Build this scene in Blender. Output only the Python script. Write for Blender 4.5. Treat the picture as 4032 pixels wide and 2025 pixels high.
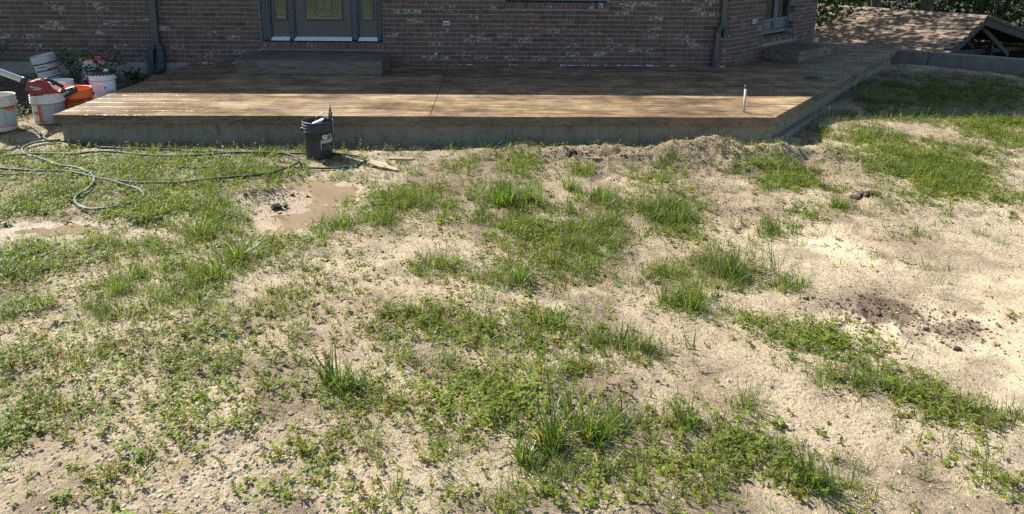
import bpy, bmesh, math, random
import numpy as np
from mathutils import Vector, Matrix

# ------------------------------------------------------------------ scene, camera, sky, sun
scene = bpy.context.scene
for o in list(bpy.data.objects):
    bpy.data.objects.remove(o, do_unlink=True)
COL = scene.collection
CAM_Z = 1.62916
cam_d = bpy.data.cameras.new('camera')
cam = bpy.data.objects.new('camera', cam_d)
COL.objects.link(cam)
RT = Vector((0.99945123, -0.03112431, 0.01133638))
UP = Vector((-0.00396218, 0.2274481, 0.97378214))
FW = Vector((0.03288674, 0.97329268, -0.22719997))
cam.matrix_world = Matrix(((RT.x, UP.x, -FW.x, 0), (RT.y, UP.y, -FW.y, 0), (RT.z, UP.z, -FW.z, CAM_Z), (0, 0, 0, 1)))
cam_d.sensor_width = 36
cam_d.sensor_fit = 'HORIZONTAL'
cam_d.lens = 2817.52 / 4032 * 36
cam_d.shift_y = -(1012.5 - 471.6) / 4032        # the photograph is the lower part of a taller frame
cam_d.clip_start = 0.05
cam_d.clip_end = 1500
scene.camera = cam

SUN_EL = math.radians(43)
SH = Vector((0.785, -0.62, 0)).normalized()     # where shadows fall on flat ground
world = bpy.data.worlds.new('World')
scene.world = world
world.use_nodes = True
wn = world.node_tree
wn.nodes.clear()
sky = wn.nodes.new('ShaderNodeTexSky')
sky.sky_type = 'NISHITA'
sky.sun_disc = False
sky.sun_elevation = SUN_EL
sky.sun_rotation = math.atan2(-SH.x, -SH.y)
sky.air_density = 1.0
sky.dust_density = 1.0
bg = wn.nodes.new('ShaderNodeBackground')
bg.inputs['Strength'].default_value = 0.08
wo = wn.nodes.new('ShaderNodeOutputWorld')
wn.links.new(sky.outputs[0], bg.inputs[0])
wn.links.new(bg.outputs[0], wo.inputs[0])
sun_d = bpy.data.lights.new('sun', 'SUN')
sun_d.energy = 5.0
sun_d.angle = math.radians(0.5)
sun_d.color = (1.0, 0.95, 0.87)
sun = bpy.data.objects.new('sun', sun_d)
COL.objects.link(sun)
sun.location = (-20, 30, 30)
sun.rotation_euler = Vector((SH.x * math.cos(SUN_EL), SH.y * math.cos(SUN_EL), -math.sin(SUN_EL))).to_track_quat('-Z', 'Y').to_euler()
scene.view_settings.view_transform = 'Standard'
scene.view_settings.look = 'None'
scene.view_settings.gamma = 1
scene.view_settings.use_curve_mapping = False
scene.view_settings.exposure = 1.42
scene.render.engine = 'CYCLES'
scene.cycles.use_denoising = False
scene.render.filter_size = 1.1
scene.cycles.max_bounces = 8
scene.cycles.sample_clamp_indirect = 2.0
scene.cycles.caustics_reflective = False
scene.cycles.caustics_refractive = False
scene.cycles.transparent_max_bounces = 8

random.seed(7)
RNG = np.random.default_rng(7)

# ------------------------------------------------------------------ helpers
def tag(o, label=None, cat=None, group=None, kind=None):
    if label: o['label'] = label
    if cat: o['category'] = cat
    if group: o['group'] = group
    if kind: o['kind'] = kind
    return o

def link(o, parent=None):
    COL.objects.link(o)
    if parent is not None:
        o.parent = parent
    return o

def empty(name, loc, rz=0.0):
    o = bpy.data.objects.new(name, None)
    o.empty_display_size = 0.1
    o.location = loc
    o.rotation_euler = (0, 0, rz)
    return link(o)

class MB:
    """collects vertices and faces, builds one mesh object"""
    def __init__(s):
        s.v, s.f, s.sm = [], [], []
    def add(s, vs, fs, smooth=False):
        n = len(s.v)
        s.v += [tuple(v) for v in vs]
        s.f += [tuple(i + n for i in f) for f in fs]
        s.sm += [smooth] * len(fs)
        return s
    def box(s, x0, x1, y0, y1, z0, z1, M=None):
        vs = [Vector((x, y, z)) for z in (z0, z1) for y in (y0, y1) for x in (x0, x1)]
        if M is not None: vs = [M @ v for v in vs]
        return s.add(vs, [(0, 2, 3, 1), (4, 5, 7, 6), (0, 1, 5, 4), (2, 6, 7, 3), (0, 4, 6, 2), (1, 3, 7, 5)])
    def bar(s, a, b, w, h, upv=(0, 0, 1)):
        a, b = Vector(a), Vector(b)
        d = (b - a); L = d.length; d.normalize()
        side = d.cross(Vector(upv))
        if side.length < 1e-4: side = d.cross(Vector((1, 0, 0)))
        side.normalize(); u = side.cross(d)
        M = Matrix((( d.x, side.x, u.x, a.x), (d.y, side.y, u.y, a.y), (d.z, side.z, u.z, a.z), (0, 0, 0, 1)))
        return s.box(0, L, -w / 2, w / 2, -h / 2, h / 2, M)
    def tube(s, pts, rad, n=8, caps=True):
        pts = [Vector(p) for p in pts]
        rads = rad if isinstance(rad, (list, tuple)) else [rad] * len(pts)
        vs, fs = [], []
        ref = Vector((0, 0, 1))
        for i, p in enumerate(pts):
            d = (pts[min(i + 1, len(pts) - 1)] - pts[max(i - 1, 0)]).normalized()
            r = ref if abs(d.dot(ref)) < 0.95 else Vector((1, 0, 0))
            a = d.cross(r).normalized(); b = a.cross(d)
            for k in range(n):
                t = 2 * math.pi * k / n
                vs.append(p + (a * math.cos(t) + b * math.sin(t)) * rads[i])
        for i in range(len(pts) - 1):
            for k in range(n):
                fs.append((i * n + k, i * n + (k + 1) % n, (i + 1) * n + (k + 1) % n, (i + 1) * n + k))
        s.add(vs, fs, True)
        if caps:
            m = len(s.v) - len(vs)
            s.f += [tuple(m + k for k in range(n - 1, -1, -1)), tuple(m + (len(pts) - 1) * n + k for k in range(n))]
            s.sm += [False, False]
        return s
    def lathe(s, prof, n=36, M=None, a0=0.0, a1=2 * math.pi):
        full = abs(a1 - a0 - 2 * math.pi) < 1e-6
        m = n if full else n + 1
        vs, fs = [], []
        for r, z in prof:
            for k in range(m):
                t = a0 + (a1 - a0) * k / n
                v = Vector((r * math.cos(t), r * math.sin(t), z))
                vs.append(M @ v if M is not None else v)
        for i in range(len(prof) - 1):
            for k in range(n):
                k2 = (k + 1) % m if full else k + 1
                fs.append((i * m + k, i * m + k2, (i + 1) * m + k2, (i + 1) * m + k))
        return s.add(vs, fs, True)
    def prism(s, poly, d0, d1, axis=1, M=None):
        """polygon in two coordinates, extruded along axis (default y)"""
        n = len(poly)
        def mk(p, d):
            v = {0: (d, p[0], p[1]), 1: (p[0], d, p[1]), 2: (p[0], p[1], d)}[axis]
            v = Vector(v)
            return M @ v if M is not None else v
        vs = [mk(p, d0) for p in poly] + [mk(p, d1) for p in poly]
        fs = [tuple(range(n)), tuple(range(2 * n - 1, n - 1, -1))] + [(i, n + i, n + (i + 1) % n, (i + 1) % n) for i in range(n)]
        return s.add(vs, fs)
    def mesh(s, name, m, recalc=True):
        me = bpy.data.meshes.new(name)
        me.from_pydata(s.v, [], s.f)
        me.polygons.foreach_set('use_smooth', s.sm)
        if recalc:
            b = bmesh.new(); b.from_mesh(me)
            bmesh.ops.recalc_face_normals(b, faces=b.faces)
            b.to_mesh(me); b.free()
        if m: me.materials.append(m)
        me.update()
        return me
    def build(s, name, m, parent=None, bevel=0.0, recalc=True, seg=2):
        o = link(bpy.data.objects.new(name, s.mesh(name, m, recalc)), parent)
        if bevel:
            md = o.modifiers.new('bevel', 'BEVEL'); md.width = bevel; md.segments = seg; md.limit_method = 'ANGLE'; md.angle_limit = math.radians(40)
        return o

def npmesh(name, V, F, m, parent=None, smooth=False, tint=None, per=None):
    """big mesh from arrays; F (n,k) of equal-sized faces or list of such arrays"""
    Fs = F if isinstance(F, list) else [F]
    me = bpy.data.meshes.new(name)
    me.vertices.add(len(V)); me.vertices.foreach_set('co', np.ascontiguousarray(V, np.float32).ravel())
    nl = sum(f.size for f in Fs); npoly = sum(len(f) for f in Fs)
    me.loops.add(nl); me.loops.foreach_set('vertex_index', np.concatenate([f.ravel() for f in Fs]).astype(np.int32))
    me.polygons.add(npoly)
    tot = np.concatenate([np.full(len(f), f.shape[1]) for f in Fs])
    st = np.concatenate([[0], np.cumsum(tot)[:-1]])
    me.polygons.foreach_set('loop_start', st.astype(np.int32))
    me.polygons.foreach_set('loop_total', tot.astype(np.int32))
    me.polygons.foreach_set('use_smooth', np.full(npoly, smooth))
    if tint is not None:
        for nm, val in tint.items():
            if val.ndim == 2:
                a = me.attributes.new(nm, 'FLOAT_COLOR', 'POINT')
                c = np.ones((len(V), 4), np.float32); c[:, :3] = val
                a.data.foreach_set('color', c.ravel())
            else:
                a = me.attributes.new(nm, 'FLOAT', 'POINT')
                a.data.foreach_set('value', val.astype(np.float32))
    me.update(calc_edges=True)
    if m: me.materials.append(m)
    o = bpy.data.objects.new(name, me)
    return link(o, parent)

def sm(a, b, x):
    t = np.clip((x - a) / (b - a), 0, 1)
    return t * t * (3 - 2 * t)

def hash2(ix, iy, seed):
    n = (ix.astype(np.int64) * 374761393 + iy.astype(np.int64) * 668265263 + seed * 982451653) & 0x7fffffff
    n = ((n ^ (n >> 13)) * 1274126177) & 0x7fffffff
    return ((n ^ (n >> 16)) & 0xffff) / 65535.0

def vnoise(x, y, seed=0):
    x = np.asarray(x, float); y = np.asarray(y, float)
    ix, iy = np.floor(x), np.floor(y)
    fx, fy = x - ix, y - iy
    fx = fx * fx * (3 - 2 * fx); fy = fy * fy * (3 - 2 * fy)
    a = hash2(ix, iy, seed); b = hash2(ix + 1, iy, seed); c = hash2(ix, iy + 1, seed); d = hash2(ix + 1, iy + 1, seed)
    return (a + (b - a) * fx) * (1 - fy) + (c + (d - c) * fx) * fy

def fbm(x, y, seed=0, o=4):
    s = 0; amp = 0.5
    for i in range(o):
        s = s + amp * (vnoise(x * 2 ** i + 17.3 * i, y * 2 ** i - 9.1 * i, seed + i) - 0.5) * 2
        amp *= 0.5
    return s

# ------------------------------------------------------------------ materials (all procedural)
class NT:
    def __init__(s, name):
        s.m = bpy.data.materials.new(name); s.m.use_nodes = True
        s.t = s.m.node_tree; s.t.nodes.clear()
        s.out = s.n('OutputMaterial')
    def n(s, typ, **kw):
        nd = s.t.nodes.new('ShaderNode' + typ)
        for k, v in kw.items(): s.set(nd, k, v)
        return nd
    def set(s, nd, k, v):
        if k.startswith('_'):
            setattr(nd, k[1:], v); return
        inp = nd.inputs[int(k[1:])] if k[0] == 'i' and k[1:].isdigit() else nd.inputs[k.replace('_', ' ')]
        if isinstance(v, bpy.types.NodeSocket): s.t.links.new(v, inp)
        elif isinstance(v, bpy.types.Node): s.t.links.new(v.outputs[0], inp)
        elif isinstance(v, (tuple, list)) and inp.type == 'RGBA' and len(v) == 3: inp.default_value = (*v, 1)
        else: inp.default_value = v
    def coord(s, kind='Object', scale=(1, 1, 1), rot=(0, 0, 0)):
        if kind == 'World':
            src = s.n('NewGeometry').outputs['Position']
        else:
            src = s.n('TexCoord').outputs[kind]
        mp = s.n('Mapping', Vector=src, Scale=scale, Rotation=rot)
        return mp.outputs[0]
    def noise(s, vec, scale, detail=4, rough=0.55, dist=0.0):
        return s.n('TexNoise', Vector=vec, Scale=scale, Detail=detail, Roughness=rough, Distortion=dist).outputs[0]
    def ramp(s, fac, stops, interp='LINEAR'):
        r = s.n('ValToRGB', Fac=fac)
        e = r.color_ramp; e.interpolation = interp
        while len(e.elements) < len(stops): e.elements.new(0.5)
        for el, (p, c) in zip(e.elements, stops):
            el.position = p
            el.color = (*c, 1) if isinstance(c, (tuple, list)) else (c, c, c, 1)
        return r.outputs[0]
    def mix(s, fac, a, b, mode='MIX'):
        nd = s.t.nodes.new('ShaderNodeMix'); nd.data_type = 'RGBA'; nd.blend_type = mode; nd.clamp_factor = True
        for i, v in ((0, fac), (6, a), (7, b)):
            inp = nd.inputs[i]
            if isinstance(v, bpy.types.NodeSocket): s.t.links.new(v, inp)
            elif isinstance(v, (tuple, list)): inp.default_value = (*v, 1) if len(v) == 3 else v
            else: inp.default_value = v
        return nd.outputs[2]
    def math(s, op, a, b=0.0, c=None, clamp=False):
        nd = s.n('Math', _operation=op, _use_clamp=clamp)
        for i, v in enumerate((a, b) if c is None else (a, b, c)):
            if isinstance(v, bpy.types.NodeSocket): s.t.links.new(v, nd.inputs[i])
            else: nd.inputs[i].default_value = v
        return nd.outputs[0]
    def attr(s, name, typ='GEOMETRY'):
        return s.n('Attribute', _attribute_name=name, _attribute_type=typ)
    def bump(s, h, strength=0.3, dist=0.01, normal=None):
        nd = s.n('Bump', Height=h, Strength=strength, Distance=dist)
        if normal is not None: s.t.links.new(normal, nd.inputs['Normal'])
        return nd.outputs[0]
    def bsdf(s, color, rough=0.6, normal=None, spec=0.5, metal=0.0, trans=None, coat=0.0):
        p = s.n('BsdfPrincipled', Base_Color=color, Roughness=rough, Metallic=metal)
        s.set(p, 'Specular IOR Level', spec)
        if coat: s.set(p, 'Coat Weight', coat)
        if normal is not None: s.t.links.new(normal, p.inputs['Normal'])
        sh = p.outputs[0]
        if trans is not None:
            tr = s.n('BsdfTranslucent', Color=trans[1])
            mx = s.n('MixShader', i0=trans[0], i1=sh, i2=tr.outputs[0])
            sh = mx.outputs[0]
        s.t.links.new(sh, s.out.inputs[0])
        return s.m

def m_plain(name, col, rough=0.5, var=0.15, scale=30, bump=0.0, spec=0.5, metal=0.0, kind='Object'):
    n = NT(name); v = n.coord(kind)
    f = n.noise(v, scale)
    c = n.mix(f, tuple(x * (1 - var) for x in col), tuple(min(1, x * (1 + var)) for x in col))
    nr = n.bump(f, bump, 0.005) if bump else None
    r = n.math('ADD', n.math('MULTIPLY', n.noise(v, scale * 2.3), 0.3), rough - 0.15, clamp=True)
    return n.bsdf(c, r, nr, spec, metal)

M = {}
def brick_mat(name, individual):
    n = NT(name)
    if individual: rnd = n.n('ObjectInfo').outputs['Random']
    else: rnd = n.attr('rnd').outputs['Fac']
    base = n.ramp(rnd, [(0.0, (0.085, 0.055, 0.046)), (0.25, (0.125, 0.077, 0.061)), (0.45, (0.100, 0.078, 0.068)), (0.62, (0.150, 0.085, 0.066)), (0.8, (0.085, 0.066, 0.058)), (1.0, (0.135, 0.100, 0.082))])
    streak = n.noise(n.coord('World', (70, 70, 9)), 1.0, 3)
    base = n.mix(1.0, base, n.ramp(streak, [(0.3, 0.62), (0.75, 1.45)]), 'MULTIPLY')
    rnd2 = n.math('FRACT', n.math('MULTIPLY', rnd, 37.77))
    pn = n.noise(n.coord('World', (1, 1, 1.3)), 24.0, 4, 0.6, 0.2)
    thr = n.math('ADD', n.math('MULTIPLY', n.math('POWER', rnd2, 2.6), -0.29), 0.74)
    pm = n.math('MULTIPLY', n.math('SUBTRACT', pn, thr), 11.0, clamp=True)
    fine = n.noise(n.coord('World', (1, 1, 0.5)), 110.0, 3)
    pm = n.math('MULTIPLY', pm, n.math('MULTIPLY_ADD', fine, 1.5, -0.1, clamp=True))
    pc = n.mix(n.noise(n.coord('World'), 9.0), (0.34, 0.29, 0.24), (0.60, 0.58, 0.54))
    c = n.mix(n.math('MULTIPLY', pm, 0.9), base, pc)
    nr = n.bump(n.math('ADD', streak, n.math('MULTIPLY', fine, 0.7)), 0.5, 0.004)
    return n.bsdf(c, 0.82, nr, 0.3)
M['brick'] = brick_mat('brick_single', True)
M['bricks'] = brick_mat('brick_merged', False)
M['mortar'] = m_plain('mortar', (0.285, 0.272, 0.25), 0.9, 0.25, 40, 0.3, 0.2, kind='World')

def concrete_mat(name, c0, c1, stain, sz=1.0):
    n = NT(name)
    w = n.coord('World')
    big = n.noise(w, 2.2 * sz, 5, 0.6)
    streak = n.noise(n.coord('World', (4.5, 4.5, 1.3)), 1.0, 6, 0.65, 1.2)
    f = n.noise(w, 60, 4)
    c = n.mix(big, c0, c1)
    c = n.mix(n.ramp(streak, [(0.52, 0), (0.72, 0.75)]), c, stain)
    c = n.mix(n.ramp(n.noise(w, 9, 6, 0.65), [(0.54, 0), (0.70, 0.55)]), c, stain)
    c = n.mix(n.ramp(n.noise(w, 38, 4), [(0.62, 0), (0.7, 0.55)]), c, tuple(x * 0.6 for x in stain))
    c = n.mix(1.0, c, n.ramp(f, [(0.2, 0.8), (0.8, 1.15)]), 'MULTIPLY')
    return n.bsdf(c, 0.85, n.bump(n.math('ADD', f, n.math('MULTIPLY', big, 2)), 0.35, 0.006), 0.3)
M['concrete'] = concrete_mat('patio_foundation_concrete', (0.17, 0.155, 0.115), (0.27, 0.25, 0.185), (0.085, 0.068, 0.045))
M['house_concrete'] = concrete_mat('house_foundation_concrete', (0.22, 0.205, 0.18), (0.32, 0.30, 0.27), (0.16, 0.14, 0.12))
M['old_concrete'] = concrete_mat('retaining_wall_concrete', (0.10, 0.095, 0.085), (0.20, 0.195, 0.18), (0.05, 0.047, 0.042), 2.0)

def stamped_mat(name, face=False):
    """wood-grain stamped concrete, brown stain with golden streaks, sealed and still damp"""
    n = NT(name)
    sc = (1.5, 10, 10)
    w = n.coord('World', sc)
    g = n.noise(w, 1.3, 6, 0.62, 0.35)
    g2 = n.noise(n.coord('World', (3.5, 75, 75)), 1.0, 4, 0.6, 0.3)
    rnd = n.n('ObjectInfo').outputs['Random']
    big = n.noise(n.coord('World', (0.7, 2.0, 2.0)), 1.0, 3)
    f = n.math('ADD', n.math('MULTIPLY', g, 0.62), n.math('MULTIPLY', g2, 0.16))
    f = n.math('ADD', f, n.math('MULTIPLY', n.noise(n.coord('World', (1, 1.6, 1.6)), 11, 5, 0.65), 0.22))
    f = n.math('ADD', f, n.math('MULTIPLY', n.math('SUBTRACT', big, 0.5), 0.30))
    f = n.math('ADD', f, n.math('MULTIPLY', n.math('SUBTRACT', n.noise(n.coord('World'), 3.2, 5, 0.6), 0.5), 0.42))
    f = n.math('ADD', f, n.math('MULTIPLY', n.math('SUBTRACT', rnd, 0.5), 0.07))
    c = n.ramp(f, [(0.30, (0.042, 0.029, 0.019)), (0.42, (0.105, 0.069, 0.040)), (0.53, (0.200, 0.137, 0.073)), (0.67, (0.37, 0.272, 0.145))])
    if face: c = n.mix(0.6, c, (0.075, 0.062, 0.050))
    fine = n.noise(n.coord('World', (14, 160, 160)), 1.0, 3)
    h = n.math('ADD', n.math('MULTIPLY', g2, 1.0), n.math('MULTIPLY', fine, 0.12))
    damp = n.noise(n.coord('World', (0.5, 1.6, 1.6)), 1.6, 4)
    px = n.n('SeparateXYZ', Vector=n.n('NewGeometry').outputs['Position']).outputs[0]
    side = n.math('MULTIPLY', n.math('SUBTRACT', -0.6, px), 0.35, clamp=True)
    damp = n.math('SUBTRACT', damp, n.math('MULTIPLY', side, 0.16))
    r = n.ramp(damp, [(0.30, 0.27), (0.45, 0.38), (0.62, 0.55)])
    return n.bsdf(c, r, n.bump(n.math('ADD', h, n.math('MULTIPLY', n.noise(n.coord('World', (1, 2.2, 2.2)), 45, 3), 0.25)), 0.5, 0.006), 0.5)
M['plank'] = stamped_mat('stamped_concrete_plank')
M['slabface'] = stamped_mat('stamped_concrete_edge', True)
def step_mat():
    n = NT('stamped_step_concrete')
    g = n.noise(n.coord('World', (3, 3, 22)), 1.5, 6, 0.65, 0.5)
    big = n.noise(n.coord('World'), 2.0, 3)
    c = n.ramp(n.math('MULTIPLY_ADD', big, 0.5, n.math('MULTIPLY', g, 0.6)), [(0.3, (0.060, 0.050, 0.042)), (0.55, (0.125, 0.105, 0.085)), (0.8, (0.19, 0.16, 0.13))])
    return n.bsdf(c, 0.5, n.bump(g, 0.6, 0.015), 0.4)
M['step'] = step_mat()

def ground_mat():
    n = NT('yard_soil')
    w = n.coord('World')
    pack = n.attr('pack').outputs['Fac']; wet = n.attr('wet').outputs['Fac']; dark = n.attr('dark').outputs['Fac']; far = n.attr('far').outputs['Fac']
    big = n.noise(w, 0.9, 5, 0.6)
    mid = n.noise(w, 6.0, 5, 0.65)
    fine = n.noise(w, 55, 5, 0.65)
    grain = n.noise(w, 260, 3, 0.7)
    c = n.ramp(n.math('ADD', n.math('MULTIPLY', big, 0.62), n.math('MULTIPLY', mid, 0.38)), [(0.33, (0.20, 0.147, 0.095)), (0.43, (0.31, 0.238, 0.155)), (0.52, (0.435, 0.35, 0.23)), (0.70, (0.52, 0.435, 0.295))])
    c = n.mix(1.0, c, n.ramp(fine, [(0.30, 0.30), (0.40, 0.80), (0.50, 1.0), (0.8, 1.12)]), 'MULTIPLY')
    c = n.mix(1.0, c, n.ramp(grain, [(0.2, 0.75), (0.8, 1.2)]), 'MULTIPLY')
    c = n.mix(n.math('MULTIPLY', pack, 0.6), c, n.mix(mid, (0.48, 0.40, 0.265), (0.56, 0.475, 0.325)))
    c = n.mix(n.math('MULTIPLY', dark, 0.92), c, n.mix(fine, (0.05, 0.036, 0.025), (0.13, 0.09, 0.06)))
    c = n.mix(n.math('MULTIPLY', wet, 0.75), c, n.mix(mid, (0.15, 0.10, 0.062), (0.27, 0.20, 0.125)))
    lawn = n.mix(n.noise(w, 0.35, 5), (0.035, 0.085, 0.022), (0.075, 0.13, 0.035))
    litter = n.mix(n.noise(w, 3.0, 4), (0.025, 0.02, 0.012), (0.06, 0.045, 0.028))
    lawn = n.mix(n.attr('litter').outputs['Fac'], lawn, litter)
    c = n.mix(far, c, lawn)
    r = n.math('SUBTRACT', 0.93, n.math('MULTIPLY', wet, 0.45))
    h = n.math('ADD', n.math('MULTIPLY', fine, 1.0), n.math('MULTIPLY', grain, 0.35))
    h = n.math('MULTIPLY', h, n.math('SUBTRACT', 1.0, n.math('MULTIPLY', n.math('MAXIMUM', wet, pack), 0.65)))
    return n.bsdf(c, r, n.bump(h, 1.0, 0.03), 0.4)
M['ground'] = ground_mat()
def water_mat():
    n = NT('muddy_water')
    w = n.coord('World')
    c = n.mix(n.noise(w, 5, 4), (0.17, 0.125, 0.078), (0.25, 0.19, 0.125))
    return n.bsdf(c, 0.04, n.bump(n.noise(w, 14, 3), 0.10, 0.02), 0.6)
M['water'] = water_mat()

def veg_mat(name, tr=0.45, rough=0.45, spec=0.3):
    n = NT(name)
    c = n.attr('tint').outputs['Color']
    br = n.mix(1.0, c, (1.9, 1.9, 0.7), 'MULTIPLY')
    return n.bsdf(c, rough, None, spec, trans=(tr, br))
M['grass'] = veg_mat('grass_blade', 0.47, 0.38)
M['leaf'] = veg_mat('weed_leaf', 0.48, 0.5, 0.2)
M['treeleaf'] = veg_mat('tree_leaf', 0.3, 0.4)
def tint_mat(name, rough=0.9, bump=0.5):
    n = NT(name); c = n.attr('tint').outputs['Color']
    f = n.noise(n.coord('World'), 120, 3)
    c = n.mix(1.0, c, n.ramp(f, [(0.2, 0.7), (0.8, 1.2)]), 'MULTIPLY')
    return n.bsdf(c, rough, n.bump(f, bump, 0.004), 0.3)
M['stone'] = tint_mat('soil_crumb_and_pebble')
def bark_mat():
    n = NT('bark')
    g = n.noise(n.coord('Object', (9, 9, 1.2)), 2.2, 5, 0.6, 0.6)
    c = n.ramp(g, [(0.3, (0.035, 0.028, 0.02)), (0.7, (0.13, 0.105, 0.08))])
    return n.bsdf(c, 0.9, n.bump(g, 0.8, 0.03), 0.2)
M['bark'] = bark_mat()
def wood_mat(name, c0, c1, sc=(3, 40, 40)):
    n = NT(name)
    g = n.noise(n.coord('Object', sc), 1.0, 5, 0.6, 0.4)
    return n.bsdf(n.ramp(g, [(0.3, c0), (0.7, c1)]), 0.8, n.bump(g, 0.4, 0.004), 0.3)
M['oldwood'] = wood_mat('weathered_grey_wood', (0.032, 0.030, 0.027), (0.090, 0.084, 0.076))
M['palewood'] = wood_mat('pale_scrap_wood', (0.20, 0.155, 0.105), (0.36, 0.29, 0.20))
M['brownwood'] = wood_mat('brown_scrap_wood', (0.13, 0.085, 0.05), (0.26, 0.18, 0.11))
def shingle_mat():
    n = NT('asphalt_shingle')
    rnd = n.math('FRACT', n.math('ADD', n.n('ObjectInfo').outputs['Random'], n.attr('rnd').outputs['Fac']))
    c = n.ramp(rnd, [(0, (0.125, 0.09, 0.064)), (0.5, (0.18, 0.134, 0.096)), (1, (0.25, 0.19, 0.138))])
    g = n.noise(n.coord('World'), 180, 3)
    c = n.mix(1.0, c, n.ramp(g, [(0.2, 0.7), (0.8, 1.25)]), 'MULTIPLY')
    c = n.mix(1.0, c, n.ramp(n.noise(n.coord('World'), 1.4, 3), [(0.3, 0.8), (0.7, 1.1)]), 'MULTIPLY')
    return n.bsdf(c, 0.92, n.bump(g, 0.5, 0.004), 0.2)
M['shingle'] = shingle_mat()

def bucket_mat(name, col, dirt, amount, rough=0.38):
    n = NT(name)
    w = n.coord('World')
    f = n.noise(w, 9, 6, 0.65)
    g = n.noise(w, 60, 4)
    c = n.mix(n.ramp(f, [(0.62 - amount, 0), (0.72, min(1, amount * 2.5))]), col, dirt)
    c = n.mix(1.0, c, n.ramp(g, [(0.2, 0.88), (0.8, 1.08)]), 'MULTIPLY')
    return n.bsdf(c, n.math('MULTIPLY_ADD', f, 0.35, rough - 0.1, clamp=True), n.bump(f, 0.12, 0.004), 0.5)
M['b_beige'] = bucket_mat('dirty_cream_plastic', (0.62, 0.57, 0.47), (0.34, 0.30, 0.23), 0.25)
M['b_white'] = bucket_mat('dirty_white_plastic', (0.66, 0.65, 0.61), (0.38, 0.36, 0.33), 0.2)
M['b_grey'] = bucket_mat('dusty_white_plastic', (0.55, 0.55, 0.54), (0.28, 0.27, 0.26), 0.25)
M['b_orange'] = bucket_mat('orange_plastic', (0.80, 0.16, 0.018), (0.42, 0.13, 0.05), 0.16, 0.32)
M['b_black'] = bucket_mat('dusty_black_plastic', (0.022, 0.024, 0.027), (0.075, 0.075, 0.072), 0.22, 0.4)
M['b_pail'] = bucket_mat('painted_white_metal', (0.62, 0.64, 0.66), (0.45, 0.46, 0.47), 0.08, 0.3)
M['lab_white'] = m_plain('label_paper_white', (0.62, 0.61, 0.58), 0.5, 0.18, 25)
M['lab_grey'] = m_plain('label_fine_print_grey', (0.33, 0.34, 0.34), 0.5, 0.25, 70)
M['lab_orange'] = m_plain('label_orange', (0.55, 0.12, 0.03), 0.5, 0.15, 25)
M['lab_dark'] = m_plain('label_dark', (0.035, 0.03, 0.03), 0.5, 0.2, 25)
M['lab_red'] = m_plain('label_red', (0.36, 0.02, 0.02), 0.5, 0.1, 25)
M['lab_tan'] = m_plain('label_worn_tan', (0.42, 0.36, 0.33), 0.6, 0.35, 30)
M['ink_black'] = m_plain('ink_black', (0.02, 0.02, 0.02), 0.5, 0.1)
M['ink_white'] = m_plain('ink_white', (0.72, 0.72, 0.72), 0.5, 0.1)
M['red'] = m_plain('red_tool_plastic', (0.22, 0.026, 0.028), 0.42, 0.3, 18)
M['rubber'] = m_plain('black_rubber', (0.022, 0.024, 0.027), 0.5, 0.2, 40)
M['blacklid'] = m_plain('black_painted_lid', (0.012, 0.013, 0.016), 0.3, 0.2, 20)
M['tubegrey'] = m_plain('dusty_grey_tube', (0.42, 0.43, 0.44), 0.35, 0.15, 12)
M['steel'] = m_plain('worn_steel', (0.55, 0.55, 0.54), 0.35, 0.15, 40, metal=0.9)
M['pvc'] = m_plain('white_pvc', (0.46, 0.45, 0.42), 0.45, 0.15, 25)
M['plastic_white'] = m_plain('white_plastic', (0.60, 0.60, 0.58), 0.4, 0.1, 25)
M['plastic_grey'] = m_plain('grey_plastic', (0.19, 0.21, 0.22), 0.45, 0.1, 25)
M['downspout'] = m_plain('dark_painted_aluminium', (0.060, 0.058, 0.060), 0.42, 0.15, 12)
M['downspout_blue'] = m_plain('slate_vinyl_fitting', (0.040, 0.052, 0.066), 0.45, 0.15, 20)
M['frame'] = m_plain('slate_blue_paint', (0.050, 0.058, 0.072), 0.45, 0.12, 10)
M['door'] = m_plain('taupe_door_paint', (0.085, 0.076, 0.073), 0.5, 0.08, 14)
M['alu'] = m_plain('aluminium_threshold', (0.62, 0.66, 0.70), 0.35, 0.1, 30)
M['doorblue'] = m_plain('grey_door_paint', (0.095, 0.115, 0.145), 0.45, 0.1, 10)
M['came'] = m_plain('lead_came', (0.03, 0.033, 0.03), 0.4, 0.1, 30, metal=0.3)
M['fascia'] = m_plain('fascia_paint', (0.10, 0.10, 0.105), 0.5, 0.1, 8)
M['caulk'] = m_plain('dried_white_caulk', (0.55, 0.57, 0.58), 0.6, 0.3, 40)
M['paver'] = m_plain('tan_edging_stone', (0.22, 0.19, 0.155), 0.9, 0.3, 14, 0.4, kind='World')
M['flower'] = m_plain('rose_petal', (0.33, 0.022, 0.065), 0.5, 0.25, 30)
M['greenplastic'] = m_plain('green_drain_plastic', (0.02, 0.07, 0.058), 0.4, 0.15, 30)
def glass_mat(name, col, rough, obscure, spec=1.0, coat=0.6):
    n = NT(name); w = n.coord('World')
    nr = n.bump(n.noise(w, 70, 2), obscure, 0.003) if obscure else None
    m = n.bsdf(col, rough, nr, spec, coat=coat)
    return m
M['leadglass'] = glass_mat('obscure_leaded_glass', (0.030, 0.045, 0.028), 0.14, 0.2)
M['glass'] = glass_mat('dark_window_glass', (0.008, 0.012, 0.018), 0.04, 0.0, 0.35, 0.0)
def hose_mat(name, col, dust, amt):
    n = NT(name); f = n.noise(n.coord('World'), 4.5, 5)
    c = n.mix(n.ramp(f, [(0.55 - amt, 0.0), (0.75 - amt, 0.85)]), col, dust)
    return n.bsdf(c, 0.62, None, 0.25)
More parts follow.
